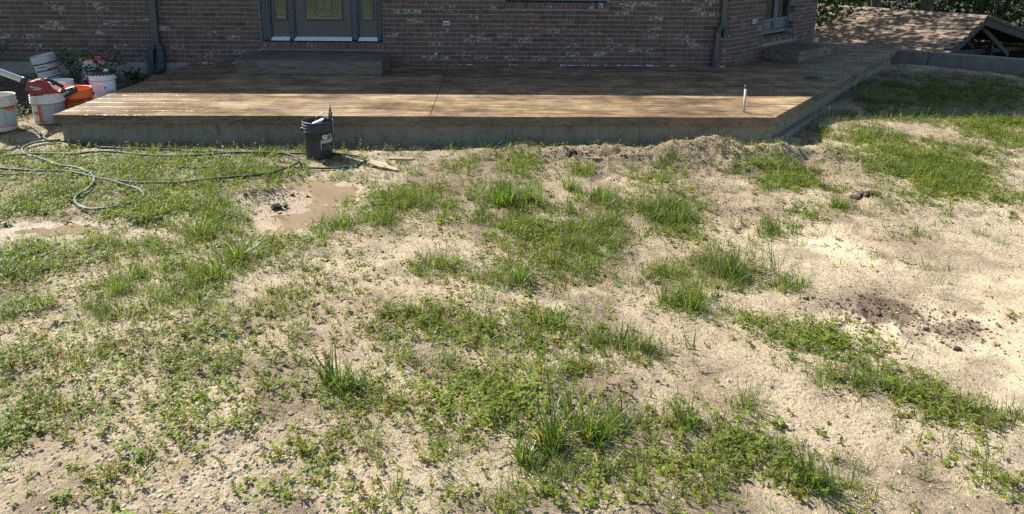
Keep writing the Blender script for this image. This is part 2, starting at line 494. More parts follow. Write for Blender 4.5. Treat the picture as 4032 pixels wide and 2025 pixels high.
M['hose_green'] = hose_mat('green_hose_vinyl', (0.020, 0.055, 0.042), (0.13, 0.13, 0.10), -0.10)
M['hose_dusty'] = hose_mat('dusty_hose_vinyl', (0.040, 0.085, 0.068), (0.28, 0.26, 0.20), 0.05)
M['hose_dark'] = hose_mat('dark_hose_vinyl', (0.016, 0.035, 0.033), (0.10, 0.105, 0.09), -0.10)
PATCHES = ('C,-3.24,6.33,1.16,0.46,0.75 G,-2.34,6.11,0.52,0.3,0.6 C,-3.62,5.51,0.34,0.36,0.8 C,-2.49,5.35,0.57,0.5,0.8 G,-2.46,5.27,0.57,0.31,0.35 G,-1.96,5.05,0.26,0.19,0.7 L,-1.92,4.65,0.19,0.19,0.8 G,-2.44,4.5,0.31,0.18,0.6 C,-2.92,4.4,0.28,0.34,0.7 G,-2.98,4.37,0.23,0.18,0.4 '
  'L,-2.81,4,0.16,0.13,0.7 C,-2.54,3.67,0.15,0.15,0.5 F,-2.01,3.97,0.17,0.19,1 F,-1.74,3.98,0.19,0.15,1 F,-1.92,3.53,0.15,0.12,1 F,-1.74,3.71,0.2,0.13,0.8 F,-1.33,3.64,0.26,0.15,0.5 F,-1.17,3.7,0.15,0.14,0.5 C,-1.44,4.46,0.26,0.35,0.35 G,-0.62,5.39,0.22,0.25,0.9 '
  'C,-0.94,5.42,0.19,0.37,0.6 G,-0.3,5.21,0.18,0.23,0.6 G,-0.08,5.2,0.21,0.26,0.6 G,-0.18,6.41,0.18,0.21,0.5 C,0.31,6.53,0.23,0.4,0.5 G,0.3,6.29,0.18,0.2,0.5 F,0.58,4.86,0.38,0.24,1 G,0.59,4.47,0.28,0.23,1 C,0.35,4.81,0.2,0.28,0.8 G,1.13,5.12,0.31,0.21,0.9 '
  'L,1.43,5.11,0.21,0.25,0.8 C,1.42,5.06,0.18,0.3,0.8 C,1.5,5.92,0.24,0.28,0.6 G,2.25,6.28,0.11,0.1,0.7 G,2.8,6.36,0.3,0.23,0.7 C,2.69,5.99,0.25,0.4,0.9 G,2.67,5.93,0.21,0.22,0.6 G,4.02,7.48,0.37,0.24,0.6 C,4.04,7.36,0.29,0.28,0.5 C,4.32,6.66,0.42,0.57,1 '
  'C,4,6.07,0.46,0.49,1 G,4.07,6.25,0.38,0.36,0.6 C,5.57,7.48,0.36,0.5,0.8 C,5.95,7.96,0.34,0.3,1 C,4.93,6.85,0.25,0.25,0.5 C,2.44,5.09,0.08,0.1,0.9 G,3.18,5.26,0.13,0.11,0.5 G,3.16,4.71,0.14,0.1,0.3 G,-0.27,4.16,0.16,0.15,0.9 L,0.15,3.97,0.17,0.15,0.7 '
  'G,0.53,4.15,0.19,0.16,0.8 W,0.19,4.36,0.26,0.21,0.6 G,1.14,3.97,0.15,0.12,0.7 G,1.01,4.04,0.12,0.12,0.4 G,2.26,3.82,0.06,0.04,0.4 W,-0.23,3.89,0.14,0.13,0.9 W,-0.48,3.47,0.36,0.21,0.8 F,-0.31,3.47,0.17,0.12,0.7 C,0.01,3.33,0.26,0.24,0.5 G,-0.03,3.3,0.22,0.14,0.6 '
  'G,-0.22,3.04,0.21,0.09,0.8 W,0.18,3.5,0.13,0.14,0.5 L,0.36,3.35,0.12,0.1,0.6 F,0.06,3.15,0.17,0.1,0.5 L,0.98,3.08,0.03,0.05,0.5 G,0.37,2.88,0.13,0.1,0.8 F,-1.87,2.99,0.12,0.08,0.8 F,-1.91,2.82,0.08,0.09,0.7 F,-1.95,2.71,0.08,0.07,0.9 W,-2.01,3.09,0.28,0.27,0.8 '
  'W,-1.67,2.81,0.42,0.23,0.9 C,-1.27,2.64,0.19,0.26,0.6 W,-1.27,2.64,0.21,0.25,0.7 C,-1.03,2.56,0.11,0.12,0.7 C,-1.84,2.55,0.09,0.13,0.8 W,-1.86,2.58,0.11,0.16,0.9 W,-1,2.76,0.19,0.15,0.6 W,-0.75,2.35,0.16,0.13,1 C,-0.73,2.16,0.17,0.08,0.5 W,-0.57,2.32,0.09,0.11,0.7 '
  'W,-0.3,2.76,0.17,0.18,1 C,-0.3,2.72,0.15,0.15,0.5 W,-0.5,2.7,0.1,0.14,0.5 C,0.04,2.61,0.25,0.22,1 C,0.14,2.72,0.24,0.18,0.9 F,-0.11,2.34,0.1,0.08,0.9 L,0.38,2.41,0.25,0.12,1 G,0.41,2.31,0.22,0.08,0.8 L,0.61,2.46,0.18,0.1,0.8 G,0.8,2.54,0.1,0.1,0.7 '
  'G,0.1,2.15,0.11,0.06,0.7 C,0.46,2.24,0.28,0.11,0.8 C,0.68,2.2,0.17,0.15,0.8 G,0.66,2.19,0.16,0.09,0.5 C,0.95,2.39,0.12,0.15,0.9 G,0.94,2.36,0.11,0.09,0.5 C,1.09,2.31,0.13,0.11,0.9 G,1.23,2.1,0.11,0.06,0.8 C,0.38,2.09,0.21,0.06,0.7 F,0.29,2.22,0.17,0.08,0.5 '
  'C,1.35,3.39,0.1,0.09,0.9 C,1.4,3.26,0.08,0.06,0.5 C,1.61,3.21,0.2,0.12,1 C,1.66,3.07,0.16,0.09,0.9 C,1.74,2.89,0.07,0.07,1 G,1.44,2.92,0.17,0.07,0.25 G,1.6,2.75,0.12,0.07,0.9 C,1.55,2.84,0.09,0.07,0.6 C,1.84,2.71,0.12,0.08,0.9 G,1.84,2.7,0.1,0.05,0.5 '
  'C,1.93,2.6,0.12,0.11,0.9 G,2.07,2.55,0.11,0.07,0.8 G,1.71,2.41,0.09,0.06,0.25 G,1.83,2.28,0.09,0.04,0.6 C,1.82,2.17,0.12,0.1,0.8 G,1.81,2.16,0.1,0.06,0.6 G,1.6,2.19,0.06,0.05,0.4 G,6.86,9.99,1.13,0.91,1 C,6.2,9.33,0.83,0.69,0.8 G,5.01,8.95,0.46,0.4,0.7 '
  'G,4.46,8.37,0.45,0.18,0.6 C,5.15,8.29,0.72,0.22,0.4 W,-2.36,3.69,0.26,0.31,0.6 W,-1.45,3.31,0.43,0.25,0.45 W,-0.92,3.26,0.24,0.25,0.5 W,-0.96,2.96,0.25,0.21,0.4 W,-1.51,3.07,0.3,0.22,0.6 W,-0.95,4,0.24,0.3,0.3 W,-0.08,2.84,0.21,0.16,0.5 W,-1.35,2.32,0.37,0.19,0.25 '
  'W,-0.45,2.15,0.14,0.08,0.6 W,-0.2,2.12,0.16,0.07,0.6 ')
TUFTS = [
 ('long-bladed grass clump just below the puddle on the hose side', 'L', -1.61, 4.29, 0.14, 0.17, 1.0),
 ('spiky long-bladed grass tuft at the edge of the tan puddle', 'L', -1.1, 4.97, 0.14, 0.19, 1.0),
 ('small dense grass tuft between the puddle and the tall central grass', 'G', -0.73, 4.99, 0.1, 0.16, 1.0),
 ('tall dense grass clump with upright seed stalks in the middle of the yard', 'L', 0.16, 5.35, 0.31, 0.35, 1.0),
 ('bright green spiky grass clump standing behind the central grass patch', 'L', 0.85, 5.49, 0.15, 0.24, 1.0),
 ('lone dark grass tuft in the bare soil in front of the patio mounds', 'G', 0.85, 6.17, 0.16, 0.19, 1.0),
 ('small low grass tuft on the foot of the largest soil mound', 'G', 1.68, 6.51, 0.13, 0.16, 0.9),
 ('small upright grass tuft at the lower end of the wet rut', 'G', 2.79, 5.25, 0.11, 0.13, 0.8),
 ('lone spiky grass tuft on bare sand below the wet rut', 'L', 2.04, 4.77, 0.13, 0.15, 0.8),
 ('big long-bladed grass clump right of centre, its blades arching over sand', 'L', 1.46, 4.06, 0.21, 0.2, 1.0),
 ('dense round grass clump just in front of the arching long-bladed clump', 'L', 1.15, 3.6, 0.13, 0.14, 1.0),
 ('lone sprawling grass tuft on sand beside the crumbly dark soil', 'L', 1.78, 3.82, 0.1, 0.11, 0.7),
 ('pale thin-bladed grass tuft touching a darker upright tuft on its right', 'L', 0.55, 3.15, 0.09, 0.08, 0.7),
 ('dark green upright tuft with a pale grass tuft touching it on the left', 'G', 0.72, 3.1, 0.11, 0.1, 1.0),
 ('dark broad-bladed grass clump alone on sand in front of the weedy strip', 'L', -0.62, 2.79, 0.1, 0.12, 0.9),
 ('small isolated grass tuft among reddish seedlings and pale sand', 'G', -1.18, 3.0, 0.05, 0.05, 0.9),
 ('tall sharp blades rising from the clover strip at the bottom edge', 'L', 1.14, 2.19, 0.1, 0.07, 0.8),
]
HOSE_A = [(-4.942, 7.551), (-4.838, 7.514), (-4.703, 7.396), (-4.586, 7.262), (-4.455, 7.143), (-4.337, 7.137), (-4.226, 7.146), (-3.88, 6.959), (-3.685, 6.914), (-3.451, 6.897), (-3.248, 6.89), (-2.891, 6.829), (-2.252, 6.753), (-1.801, 6.748), (-1.513, 6.751), (-1.315, 6.717), (-1.186, 6.63), (-1.182, 6.469), (-1.257, 6.363), (-1.442, 6.306), (-1.706, 6.313), (-1.868, 6.312), (-2.131, 6.31), (-2.353, 6.293), (-2.574, 6.276), (-2.809, 6.298)]
HOSE_B = [(-4.33, 7.146), (-4.436, 7.073), (-4.523, 6.989), (-4.533, 6.875), (-4.484, 6.783), (-4.376, 6.68), (-4.232, 6.59), (-4.066, 6.458), (-3.881, 6.331), (-3.689, 6.27), (-3.573, 6.187), (-3.459, 6.076), (-3.347, 5.913), (-3.293, 5.752), (-3.274, 5.63), (-3.274, 5.53), (-3.236, 5.417), (-3.152, 5.307), (-3.043, 5.229), (-2.95, 5.218), (-2.865, 5.24), (-2.787, 5.307), (-2.734, 5.382), (-2.745, 5.507), (-2.806, 5.605), (-2.869, 5.668), (-3.003, 5.753), (-3.107, 5.832), (-3.186, 5.88)]
HOSE_C = [(-4.589, 6.406), (-4.538, 6.537), (-4.486, 6.638), (-4.362, 6.688), (-4.171, 6.676), (-3.967, 6.643), (-3.876, 6.644), (-3.767, 6.697), (-3.593, 6.716), (-3.382, 6.665), (-3.177, 6.623), (-2.992, 6.616), (-2.683, 6.653), (-2.515, 6.707), (-2.263, 6.727), (-2.03, 6.702), (-1.902, 6.651), (-1.81, 6.557), (-1.77, 6.465), (-1.763, 6.376), (-1.798, 6.265), (-1.868, 6.135), (-1.947, 6.054), (-2.032, 5.996), (-2.242, 5.931), (-2.429, 5.875), (-2.569, 5.814), (-2.767, 5.8), (-2.933, 5.806), (-3.074, 5.846), (-3.223, 5.9), (-3.386, 5.976), (-3.565, 6.076), (-3.682, 6.134), (-3.806, 6.17), (-3.911, 6.162), (-4.172, 6.176), (-4.303, 6.175), (-4.435, 6.145)]
HOSE_D = [(-4.427, 6.101), (-4.169, 6.102), (-4.046, 6.125), (-3.924, 6.111), (-3.785, 6.104), (-3.633, 6.046), (-3.531, 5.99)]

# ------------------------------------------------------------------ layout constants (metres; z = 0 is the patio surface)
WALL_Y = 10.55
CORNER = Vector((3.585, 10.55, 0))
E45 = Vector((0.70711, 0.70711, 0)); N45 = Vector((0.70711, -0.70711, 0))
ANG_LEN = 3.34
FRONT_Y = 7.117
PX0, PX1 = -4.354, 2.958
PFAR = Vector((7.15, 12.32, 0))
RW_A = Vector((6.37, 13.27, 0)); RW_D = Vector((0.810, -0.587, 0)); RW_M = Vector((0.587, 0.810, 0))
EDGE_SL = (PFAR.x - PX1) / (PFAR.y - FRONT_Y)

# ------------------------------------------------------------------ ground
PUDDLES = [  # x, y, rx, ry, rot, wobble seed
    (-1.36, 5.36, 0.46, 0.62, 0.15, 3), (-2.95, 4.80, 0.62, 0.20, 0.05, 5), (0.98, 5.85, 0.22, 0.14, 0.0, 8), (-1.52, 4.90, 0.26, 0.22, 0.0, 9)]
MOUNDS = [(2.05, 6.80, 0.40, 0.18, 0.145), (2.35, 6.72, 0.28, 0.15, 0.085), (2.86, 6.76, 0.24, 0.15, 0.13), (1.10, 6.86, 0.35, 0.15, 0.085), (0.38, 7.02, 0.18, 0.09, 0.10),
          (0.66, 6.86, 0.2, 0.12, 0.05), (3.35, 6.86, 0.3, 0.2, 0.08), (1.55, 6.76, 0.25, 0.12, 0.035), (0.05, 6.82, 0.4, 0.12, 0.03), (1.72, 6.62, 0.22, 0.16, 0.05), (2.6, 6.5, 0.4, 0.2, 0.04), (-1.80, 5.62, 0.20, 0.12, 0.045), (-1.62, 5.29, 0.09, 0.06, 0.02)]
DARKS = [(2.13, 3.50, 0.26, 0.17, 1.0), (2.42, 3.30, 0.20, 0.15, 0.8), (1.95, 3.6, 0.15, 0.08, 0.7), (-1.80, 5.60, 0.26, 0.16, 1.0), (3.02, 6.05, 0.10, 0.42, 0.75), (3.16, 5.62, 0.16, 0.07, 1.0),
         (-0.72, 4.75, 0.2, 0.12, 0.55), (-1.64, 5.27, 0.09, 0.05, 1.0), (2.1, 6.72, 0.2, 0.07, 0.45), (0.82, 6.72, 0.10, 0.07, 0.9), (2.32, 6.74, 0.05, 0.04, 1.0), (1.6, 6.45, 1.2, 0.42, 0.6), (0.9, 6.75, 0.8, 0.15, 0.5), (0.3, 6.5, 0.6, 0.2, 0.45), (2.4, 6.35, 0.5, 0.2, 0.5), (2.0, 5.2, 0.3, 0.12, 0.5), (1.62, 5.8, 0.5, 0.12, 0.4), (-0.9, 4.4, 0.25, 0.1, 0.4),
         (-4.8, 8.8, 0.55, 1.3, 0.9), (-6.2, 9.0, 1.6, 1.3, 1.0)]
WETS = [(-1.36, 5.40, 0.62, 0.80, 1.0), (-2.95, 4.80, 0.85, 0.30, 1.0), (0.98, 5.86, 0.42, 0.25, 0.9), (2.1, 5.55, 0.42, 0.25, 0.75), (1.7, 6.05, 0.5, 0.2, 0.5), (3.05, 5.80, 0.16, 0.5, 0.8), (-3.9, 6.95, 0.5, 0.28, 0.6), (-3.6, 6.5, 0.3, 0.15, 0.7),
        (-2.6, 6.1, 0.25, 0.12, 0.8), (-1.4, 6.12, 0.3, 0.12, 0.5), (-1.5, 4.9, 0.4, 0.3, 0.9), (-2.2, 4.6, 0.3, 0.2, 0.7), (2.3, 5.75, 0.3, 0.2, 0.5)]

rf = random.Random(77)
FOOT = [(rf.uniform(-2.2, 3.0), rf.uniform(3.0, 6.4), rf.uniform(0.6, 2.4)) for _ in range(34)] + [(3.02 + rf.uniform(-0.1, 0.1), 5.5 + 0.28 * i, 1.4) for i in range(4)]
def blob(x, y, cx, cy, rx, ry, rot=0.0, seed=1, wob=0.6):
    dx, dy = x - cx, y - cy
    c, s = math.cos(rot), math.sin(rot)
    u, v = (dx * c + dy * s) / rx, (-dx * s + dy * c) / ry
    return np.sqrt(u * u + v * v) + wob * fbm(x * 5.0, y * 5.0, seed, 3)

def base_h(x, y):
    z = -0.31 + 0.10 * sm(5.2, 2.0, y)
    z = z + (0.08 * sm(6.6, 7.6, y) + 0.06 * sm(8.2, 9.4, y)) * sm(-4.15, -4.5, x)
    z = z + 0.08 * sm(3.2, 5, x) * sm(6.5, 8, y)
    return z

def ground_h(x, y, fine=True):
    x = np.asarray(x, float); y = np.asarray(y, float)
    z = base_h(x, y)
    for cx, cy, rx, ry, h in MOUNDS:
        z = z + h * np.exp(-(((x - cx) / rx) ** 2 + ((y - cy) / ry) ** 2))
    # hollow along the slab edge at the corner
    z = z - 0.07 * np.exp(-(((x - 3.2) / 0.35) ** 2 + ((y - 7.25) / 0.25) ** 2))
    # wheel rut
    z = z - 0.055 * np.exp(-((x - 3.05 - 0.05 * np.sin(y * 3)) / 0.11) ** 2) * sm(5.0, 5.4, y) * sm(6.9, 6.4, y)
    for k, off in enumerate((0.0, 0.07, 0.14)):
        t = (x - 2.05) - (4.95 - y) * 0.47 - off
        z = z - 0.011 * np.exp(-(t / 0.022) ** 2) * sm(5.0, 4.7, y) * (0.6 + 0.4 * np.sin(y * 90 + k))
    for fx, fy, fa in FOOT:
        c_, s_ = math.cos(fa), math.sin(fa)
        u_, v_ = ((x - fx) * c_ + (y - fy) * s_) / 0.125, (-(x - fx) * s_ + (y - fy) * c_) / 0.048
        r_ = u_ * u_ + v_ * v_
        z = z - 0.013 * np.exp(-r_ ** 2) + 0.006 * np.exp(-((np.sqrt(r_) - 1.35) / 0.22) ** 2)
    pm = np.zeros_like(z)
    for cx, cy, rx, ry, rot, sd in PUDDLES:
        pm = np.maximum(pm, sm(1.35, 0.75, blob(x, y, cx, cy, rx, ry, rot, sd)))
    z = z - 0.022 * pm
    if fine:
        rough = 1 - 0.85 * pm
        z = z + 0.020 * fbm(x * 1.3, y * 1.3, 11, 3)
        lump = 1.25 + 1.7 * np.exp(-((y - 6.6) / 0.5) ** 2) * sm(-0.5, 0.8, x) + 0.8 * sm(4.2, 5.2, y) * sm(-0.2, 0.4, fbm(x * 1.5, y * 1.5, 141, 3))
        for d in DARKS[:12]:
            lump = lump + 1.6 * d[4] * np.exp(-(((x - d[0]) / d[2]) ** 2 + ((y - d[1]) / d[3]) ** 2))
        z = z + rough * lump * (0.010 * fbm(x * 6, y * 6, 21, 3) + 0.0095 * fbm(x * 17, y * 17, 31, 2))
    # lower yard behind the retaining wall, falling on to the wood
    t = (x - RW_A.x) * RW_M.x + (y - RW_A.y) * RW_M.y
    z = z * (1 - sm(0.02, 0.16, t)) + (-3.3 - 1.4 * sm(4, 25, t)) * sm(0.02, 0.16, t)
    return z

def gh(x, y, fine=True):
    return float(ground_h(np.array([x]), np.array([y]), fine)[0])

def axis(segs):
    out = []
    for a, b, d in segs:
        out.append(np.arange(a, b, d))
    return np.unique(np.round(np.concatenate(out), 4))
gx = axis([(-300, -40, 20), (-40, -9, 1.5), (-9, -6, 0.12), (-6, 6.6, 0.022), (6.6, 11, 0.09), (11, 40, 1.5), (40, 301, 20)])
gy = axis([(-200, -30, 20), (-30, 0, 2.0), (0, 1.5, 0.2), (1.5, 3.2, 0.0125), (3.2, 5.0, 0.017), (5.0, 7.6, 0.021), (7.6, 10.5, 0.05), (10.5, 15, 0.12), (15, 60, 2.0), (60, 301, 20)])
XX, YY = np.meshgrid(gx, gy)
ZZ = ground_h(XX, YY)
near = (XX > -7.5) & (XX < 8.5) & (YY > 1.0) & (YY < 13.5)
wet = np.zeros_like(ZZ); dark = np.zeros_like(ZZ)
for i, (cx, cy, rx, ry, a) in enumerate(WETS):
    wet = np.maximum(wet, a * sm(1.3, 0.7, blob(XX, YY, cx, cy, rx, ry, 0, 40 + i, 0.6)))
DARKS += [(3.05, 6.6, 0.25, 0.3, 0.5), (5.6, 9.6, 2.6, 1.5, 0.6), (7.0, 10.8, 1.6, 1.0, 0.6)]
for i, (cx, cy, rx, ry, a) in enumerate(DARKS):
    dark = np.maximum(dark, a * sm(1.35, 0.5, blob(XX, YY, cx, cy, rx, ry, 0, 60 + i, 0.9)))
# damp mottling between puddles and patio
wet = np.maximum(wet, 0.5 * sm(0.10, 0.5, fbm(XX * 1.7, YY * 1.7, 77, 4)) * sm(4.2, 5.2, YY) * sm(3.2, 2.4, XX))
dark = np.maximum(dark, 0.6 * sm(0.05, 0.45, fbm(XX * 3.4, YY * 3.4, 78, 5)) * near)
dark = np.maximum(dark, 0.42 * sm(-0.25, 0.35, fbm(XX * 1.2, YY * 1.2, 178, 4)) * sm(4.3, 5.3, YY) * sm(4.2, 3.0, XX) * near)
far = 1 - near.astype(float)
far = np.where(YY < 1.0, sm(1.0, -1.5, YY), far)
far = np.maximum(far, np.where(YY <= 13.5, np.maximum(sm(-7.5, -8.6, XX), sm(8.5, 10, XX)), 1))
tq = (XX - 2.12) - (4.95 - YY) * 0.47
pack = np.exp(-(tq / 0.30) ** 2) * sm(5.3, 4.6, YY) * np.clip(0.75 + 0.9 * fbm(XX * 2.2, YY * 2.2, 99, 3), 0, 1)
pack = np.maximum(pack, 0.8 * sm(0.15, 0.45, fbm(XX * 0.9, YY * 0.9, 101, 4)) * sm(0.3, 2.2, XX) * near)
V = np.stack([XX.ravel(), YY.ravel(), ZZ.ravel()], 1)
ny, nx = XX.shape
idx = np.arange(ny * nx).reshape(ny, nx)
F = np.stack([idx[:-1, :-1].ravel(), idx[:-1, 1:].ravel(), idx[1:, 1:].ravel(), idx[1:, :-1].ravel()], 1)
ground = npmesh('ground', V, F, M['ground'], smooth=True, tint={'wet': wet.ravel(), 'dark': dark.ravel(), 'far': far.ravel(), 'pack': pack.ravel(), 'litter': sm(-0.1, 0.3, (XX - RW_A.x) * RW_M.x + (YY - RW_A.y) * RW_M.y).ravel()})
tag(ground, 'bare sandy yard with muddy wet spots and scattered weeds', 'ground', kind='structure')

PUD_LABEL = ['shallow tan puddle in the middle of the wet mud by the black bucket', 'long glinting puddle near the left edge below the hoses', 'little puddle in the bare soil in front of the patio mounds', 'small puddle lobe below the tan puddle']
for i, (cx, cy, rx, ry, rot, sd) in enumerate(PUDDLES):
    zl = float(base_h(np.array(cx), np.array(cy))) - 0.0215 + 0.020 * float(fbm(np.array([cx * 1.3]), np.array([cy * 1.3]), 11, 3)[0])
    mb = MB()
    ring = [(cx + 1.45 * rx * math.cos(t), cy + 1.45 * ry * math.sin(t), zl) for t in np.linspace(0, 2 * math.pi, 40, endpoint=False)]
    mb.add(ring, [tuple(range(40))])
    tag(mb.build('puddle', M['water'], recalc=False), PUD_LABEL[i], 'puddle', kind='structure')

# ------------------------------------------------------------------ patio: foundation, slab, stamped planks
def clip(poly, a, b, c):
    """keep the part of poly where a*x + b*y + c >= 0"""
    out = []
    for i in range(len(poly)):
        p, q = poly[i], poly[(i + 1) % len(poly)]
        dp, dq = a * p[0] + b * p[1] + c, a * q[0] + b * q[1] + c
        if dp >= 0: out.append(p)
        if (dp >= 0) != (dq >= 0):
            t = dp / (dp - dq); out.append((p[0] + (q[0] - p[0]) * t, p[1] + (q[1] - p[1]) * t))
    return out

def rough_prism(mb, poly, z0, z1, step, amp, rings, seed):
    """closed prism whose side faces are subdivided and slightly broken up; poly counter-clockwise"""
    pts, nrm = [], []
    n = len(poly)
    for i in range(n):
        p, q = Vector((*poly[i], 0)), Vector((*poly[(i + 1) % n], 0))
        d = q - p; k = max(1, int(d.length / step)); nn = Vector((d.y, -d.x, 0)).normalized()
        for j in range(k):
            pts.append(p + d * (j / k)); nrm.append(nn)
    m = len(pts)
    vs, fs = [], []
    for r in range(rings + 1):
        z = z1 + (z0 - z1) * r / rings
        for i, (p, nn) in enumerate(zip(pts, nrm)):
            a = amp * float(fbm(np.array([i * 0.9 + seed]), np.array([r * 1.7]), seed, 3)[0])
            vs.append((p.x + nn.x * a, p.y + nn.y * a, z + (0.35 * a if 0 < r < rings else 0)))
    for r in range(rings):
        for i in range(m):
            j = (i + 1) % m
            fs.append((r * m + i, (r + 1) * m + i, (r + 1) * m + j, r * m + j))
    fs.append(tuple(range(m))); fs.append(tuple(range((rings + 1) * m - 1, rings * m - 1, -1)))
    mb.add(vs, fs)

patio = empty('patio', (0, 0, 0))
tag(patio, 'brown wood-grain stamped concrete patio slab, damp in front, along the brick house', 'patio', kind='structure')
BACK = RW_A - RW_D * 1.2
outline = [(PX0, FRONT_Y), (PX1, FRONT_Y), (PFAR.x, PFAR.y), (RW_A.x - 0.75 * RW_D.x, RW_A.y - 0.75 * RW_D.y), (3.6, 10.75), (PX0, 10.75)]
mb = MB(); rough_prism(mb, outline, -0.088, -0.007, 0.028, 0.009, 6, 5); mb.build('slab', M['slabface'], patio)
ins = [(PX0 + 0.05, FRONT_Y + 0.045), (PX1 - 0.02, FRONT_Y + 0.045), (PFAR.x - 0.06, PFAR.y - 0.0), (5.7, 13.6), (3.5, 10.8), (PX0 + 0.05, 10.8)]
mb = MB(); rough_prism(mb, ins, -0.75, -0.0885, 0.10, 0.004, 6, 9); mb.build('foundation', M['concrete'], patio)
# the footing that shows below the right-hand edge
mb = MB()
f0 = Vector((PX1 - 0.02, FRONT_Y + 0.06, 0)); f1 = Vector((PX1 + 1.3 * 0.8057 / 1.284 * 1.284, FRONT_Y + 0.06 + 1.3, 0))
dd = (f1 - f0).normalized(); sn = Vector((dd.y, -dd.x, 0))
quad = [f0, f0 + sn * 0.09, f1 + sn * 0.09, f1]
mb.prism([(q.x, q.y) for q in quad], -0.7, -0.235, axis=2); mb.build('footing', M['concrete'], patio, 0.006)

ROW = (WALL_Y - FRONT_Y) / 17
rng = random.Random(21)
CUTS = (-0.594, 2.806)
for r in range(33):
    y0 = FRONT_Y + r * ROW; y1 = y0 + ROW
    back = y0 > WALL_Y - 0.01
    xl = 3.4 if back else PX0
    xs = [xl]
    x = xl + rng.uniform(0.4, 2.2)
    while x < 8.2:
        xs.append(x); x += rng.uniform(1.1, 2.6)
    if not back:
        xs = [q for q in xs if min(abs(q - c) for c in CUTS) > 0.25] + list(CUTS)
    xs = sorted(set(xs)) + [9.0]
    for a, b in zip(xs[:-1], xs[1:]):
        g0 = 0.0045 if a in CUTS else 0.001
        g1 = 0.0045 if b in CUTS else 0.001
        p = [(a + g0, y0 + 0.0006), (b - g1, y0 + 0.0006), (b - g1, y1 - 0.0006), (a + g0, y1 - 0.0006)]
        p = clip(p, -1, EDGE_SL, PX1 - 0.004 - EDGE_SL * FRONT_Y)
        p = clip(p, -RW_M.x, -RW_M.y, RW_M.x * RW_A.x + RW_M.y * RW_A.y - 0.004) if p else p
        if back and p: p = clip(p, 1, -1, -(CORNER.x - CORNER.y) + 0.06)
        if len(p) < 3: continue
        cx = sum(q[0] for q in p) / len(p); cy = sum(q[1] for q in p) / len(p)
        if max(q[0] for q in p) - min(q[0] for q in p) < 0.03 or max(q[1] for q in p) - min(q[1] for q in p) < 0.02: continue
        zt = rng.uniform(-0.0006, 0.0006)
        def shr(q, d):
            return (q[0] - math.copysign(d, q[0] - cx), q[1] - math.copysign(d, q[1] - cy))
        n = len(p)
        top = [(*shr(q, 0.0025), zt) for q in p]
        mid = [(q[0], q[1], zt - 0.0014) for q in p]
        bot = [(q[0], q[1], -0.014) for q in p]
        vs = [Vector(v) - Vector((cx, cy, 0)) for v in top + mid + bot]
        fs = [tuple(range(n))] + [(i, n + i, n + (i + 1) % n, (i + 1) % n) for i in range(n)] + [(n + i, 2 * n + i, 2 * n + (i + 1) % n, n + (i + 1) % n) for i in range(n)]
        mb = MB(); mb.add(vs, fs)
        o = mb.build('plank', M['plank'], patio)
        o.location = (cx, cy, 0)

# ------------------------------------------------------------------ brick house
house = empty('brick_house', (0, WALL_Y, 0))
tag(house, 'dark brown brick house with slate door and window, filling the top of the yard view', 'house')
HB = house.matrix_basis.inverted() if False else None
def hpart(mb, name, m, parent=None, bevel=0.0):
    """parts are modelled in world coordinates; the house Empty stands at its wall foot"""
    mb.v = [(v[0], v[1] - WALL_Y, v[2]) for v in mb.v]
    return mb.build(name, m, parent or house, bevel)

CH, BL = 0.0677, 0.2032
EAVE_Z = 2.62
def wall_part(O, e, n, s0, s1, openings, phase, individual):
    mb = MB()
    F_ = lambda s, d, z: Vector((O.x, O.y, 0)) + e * s + n * d + Vector((0, 0, z))
    ss = sorted({s0, s1, *[q for o in openings for q in o[:2]]}); zs = sorted({-0.55, EAVE_Z, *[q for o in openings for q in o[2:]]})
    R3 = Matrix(((e.x, n.x, 0, O.x), (e.y, n.y, 0, O.y), (0, 0, 1, 0), (0, 0, 0, 1)))
    for a, b in zip(ss[:-1], ss[1:]):
        for c, d in zip(zs[:-1], zs[1:]):
            if any(o[0] <= (a + b) / 2 <= o[1] and o[2] <= (c + d) / 2 <= o[3] for o in openings): continue
            mb.box(a, b, -0.16, -0.006, c, d, R3)
    wall = hpart(mb, 'wall', M['mortar'])
    pieces = []
    for c in range(int(EAVE_Z / CH)):
        z0 = c * CH + 0.0050; z1 = z0 + CH - 0.0100
        k = math.floor((s0 - phase) / BL) - 1
        while True:
            a = phase + (k + (0.5 if c % 2 else 0)) * BL + 0.005; b = a + BL - 0.010
            k += 1
            if a > s1: break
            iv = [(max(a, s0 + 0.004), min(b, s1 - 0.004))]
            for o in openings:
                if z1 > o[2] + 0.012 and z0 < o[3] - 0.012:
                    nv = []
                    for p, q in iv:
                        if q <= o[0] or p >= o[1]: nv.append((p, q))
                        else:
                            if p < o[0]: nv.append((p, o[0] - 0.004))
                            if q > o[1]: nv.append((o[1] + 0.004, q))
                    iv = nv
            pieces += [(p, q, z0, z1) for p, q in iv if q - p > 0.025]
    return wall, R3, pieces

def merged_bricks(wall, R3, pieces, extra=()):
    V, F, rn = [], [], []
    r = random.Random(len(pieces))
    for p, q, z0, z1 in pieces:
        d = r.uniform(-0.0015, 0.0015); j = lambda: r.uniform(-0.0018, 0.0018)
        vs = [Vector((s, dd, z)) for dd in (-0.01, 0.0) for z in (z0, z1) for s in (p, q)]
        vs = [R3 @ Vector((v.x + j(), v.y + d, v.z + j())) for v in vs]
        n = len(V)
        V += [(v.x, v.y - WALL_Y, v.z) for v in vs]
        F += [(n + 4, n + 5, n + 7, n + 6), (n, n + 1, n + 5, n + 4), (n + 2, n + 6, n + 7, n + 3), (n, n + 4, n + 6, n + 2), (n + 1, n + 3, n + 7, n + 5)]
        rn += [r.random()] * 8
    o = npmesh('bricks', np.array(V), np.array(F), M['bricks'], wall, tint={'rnd': np.array(rn)})
    tag(o, kind='stuff')
    return o

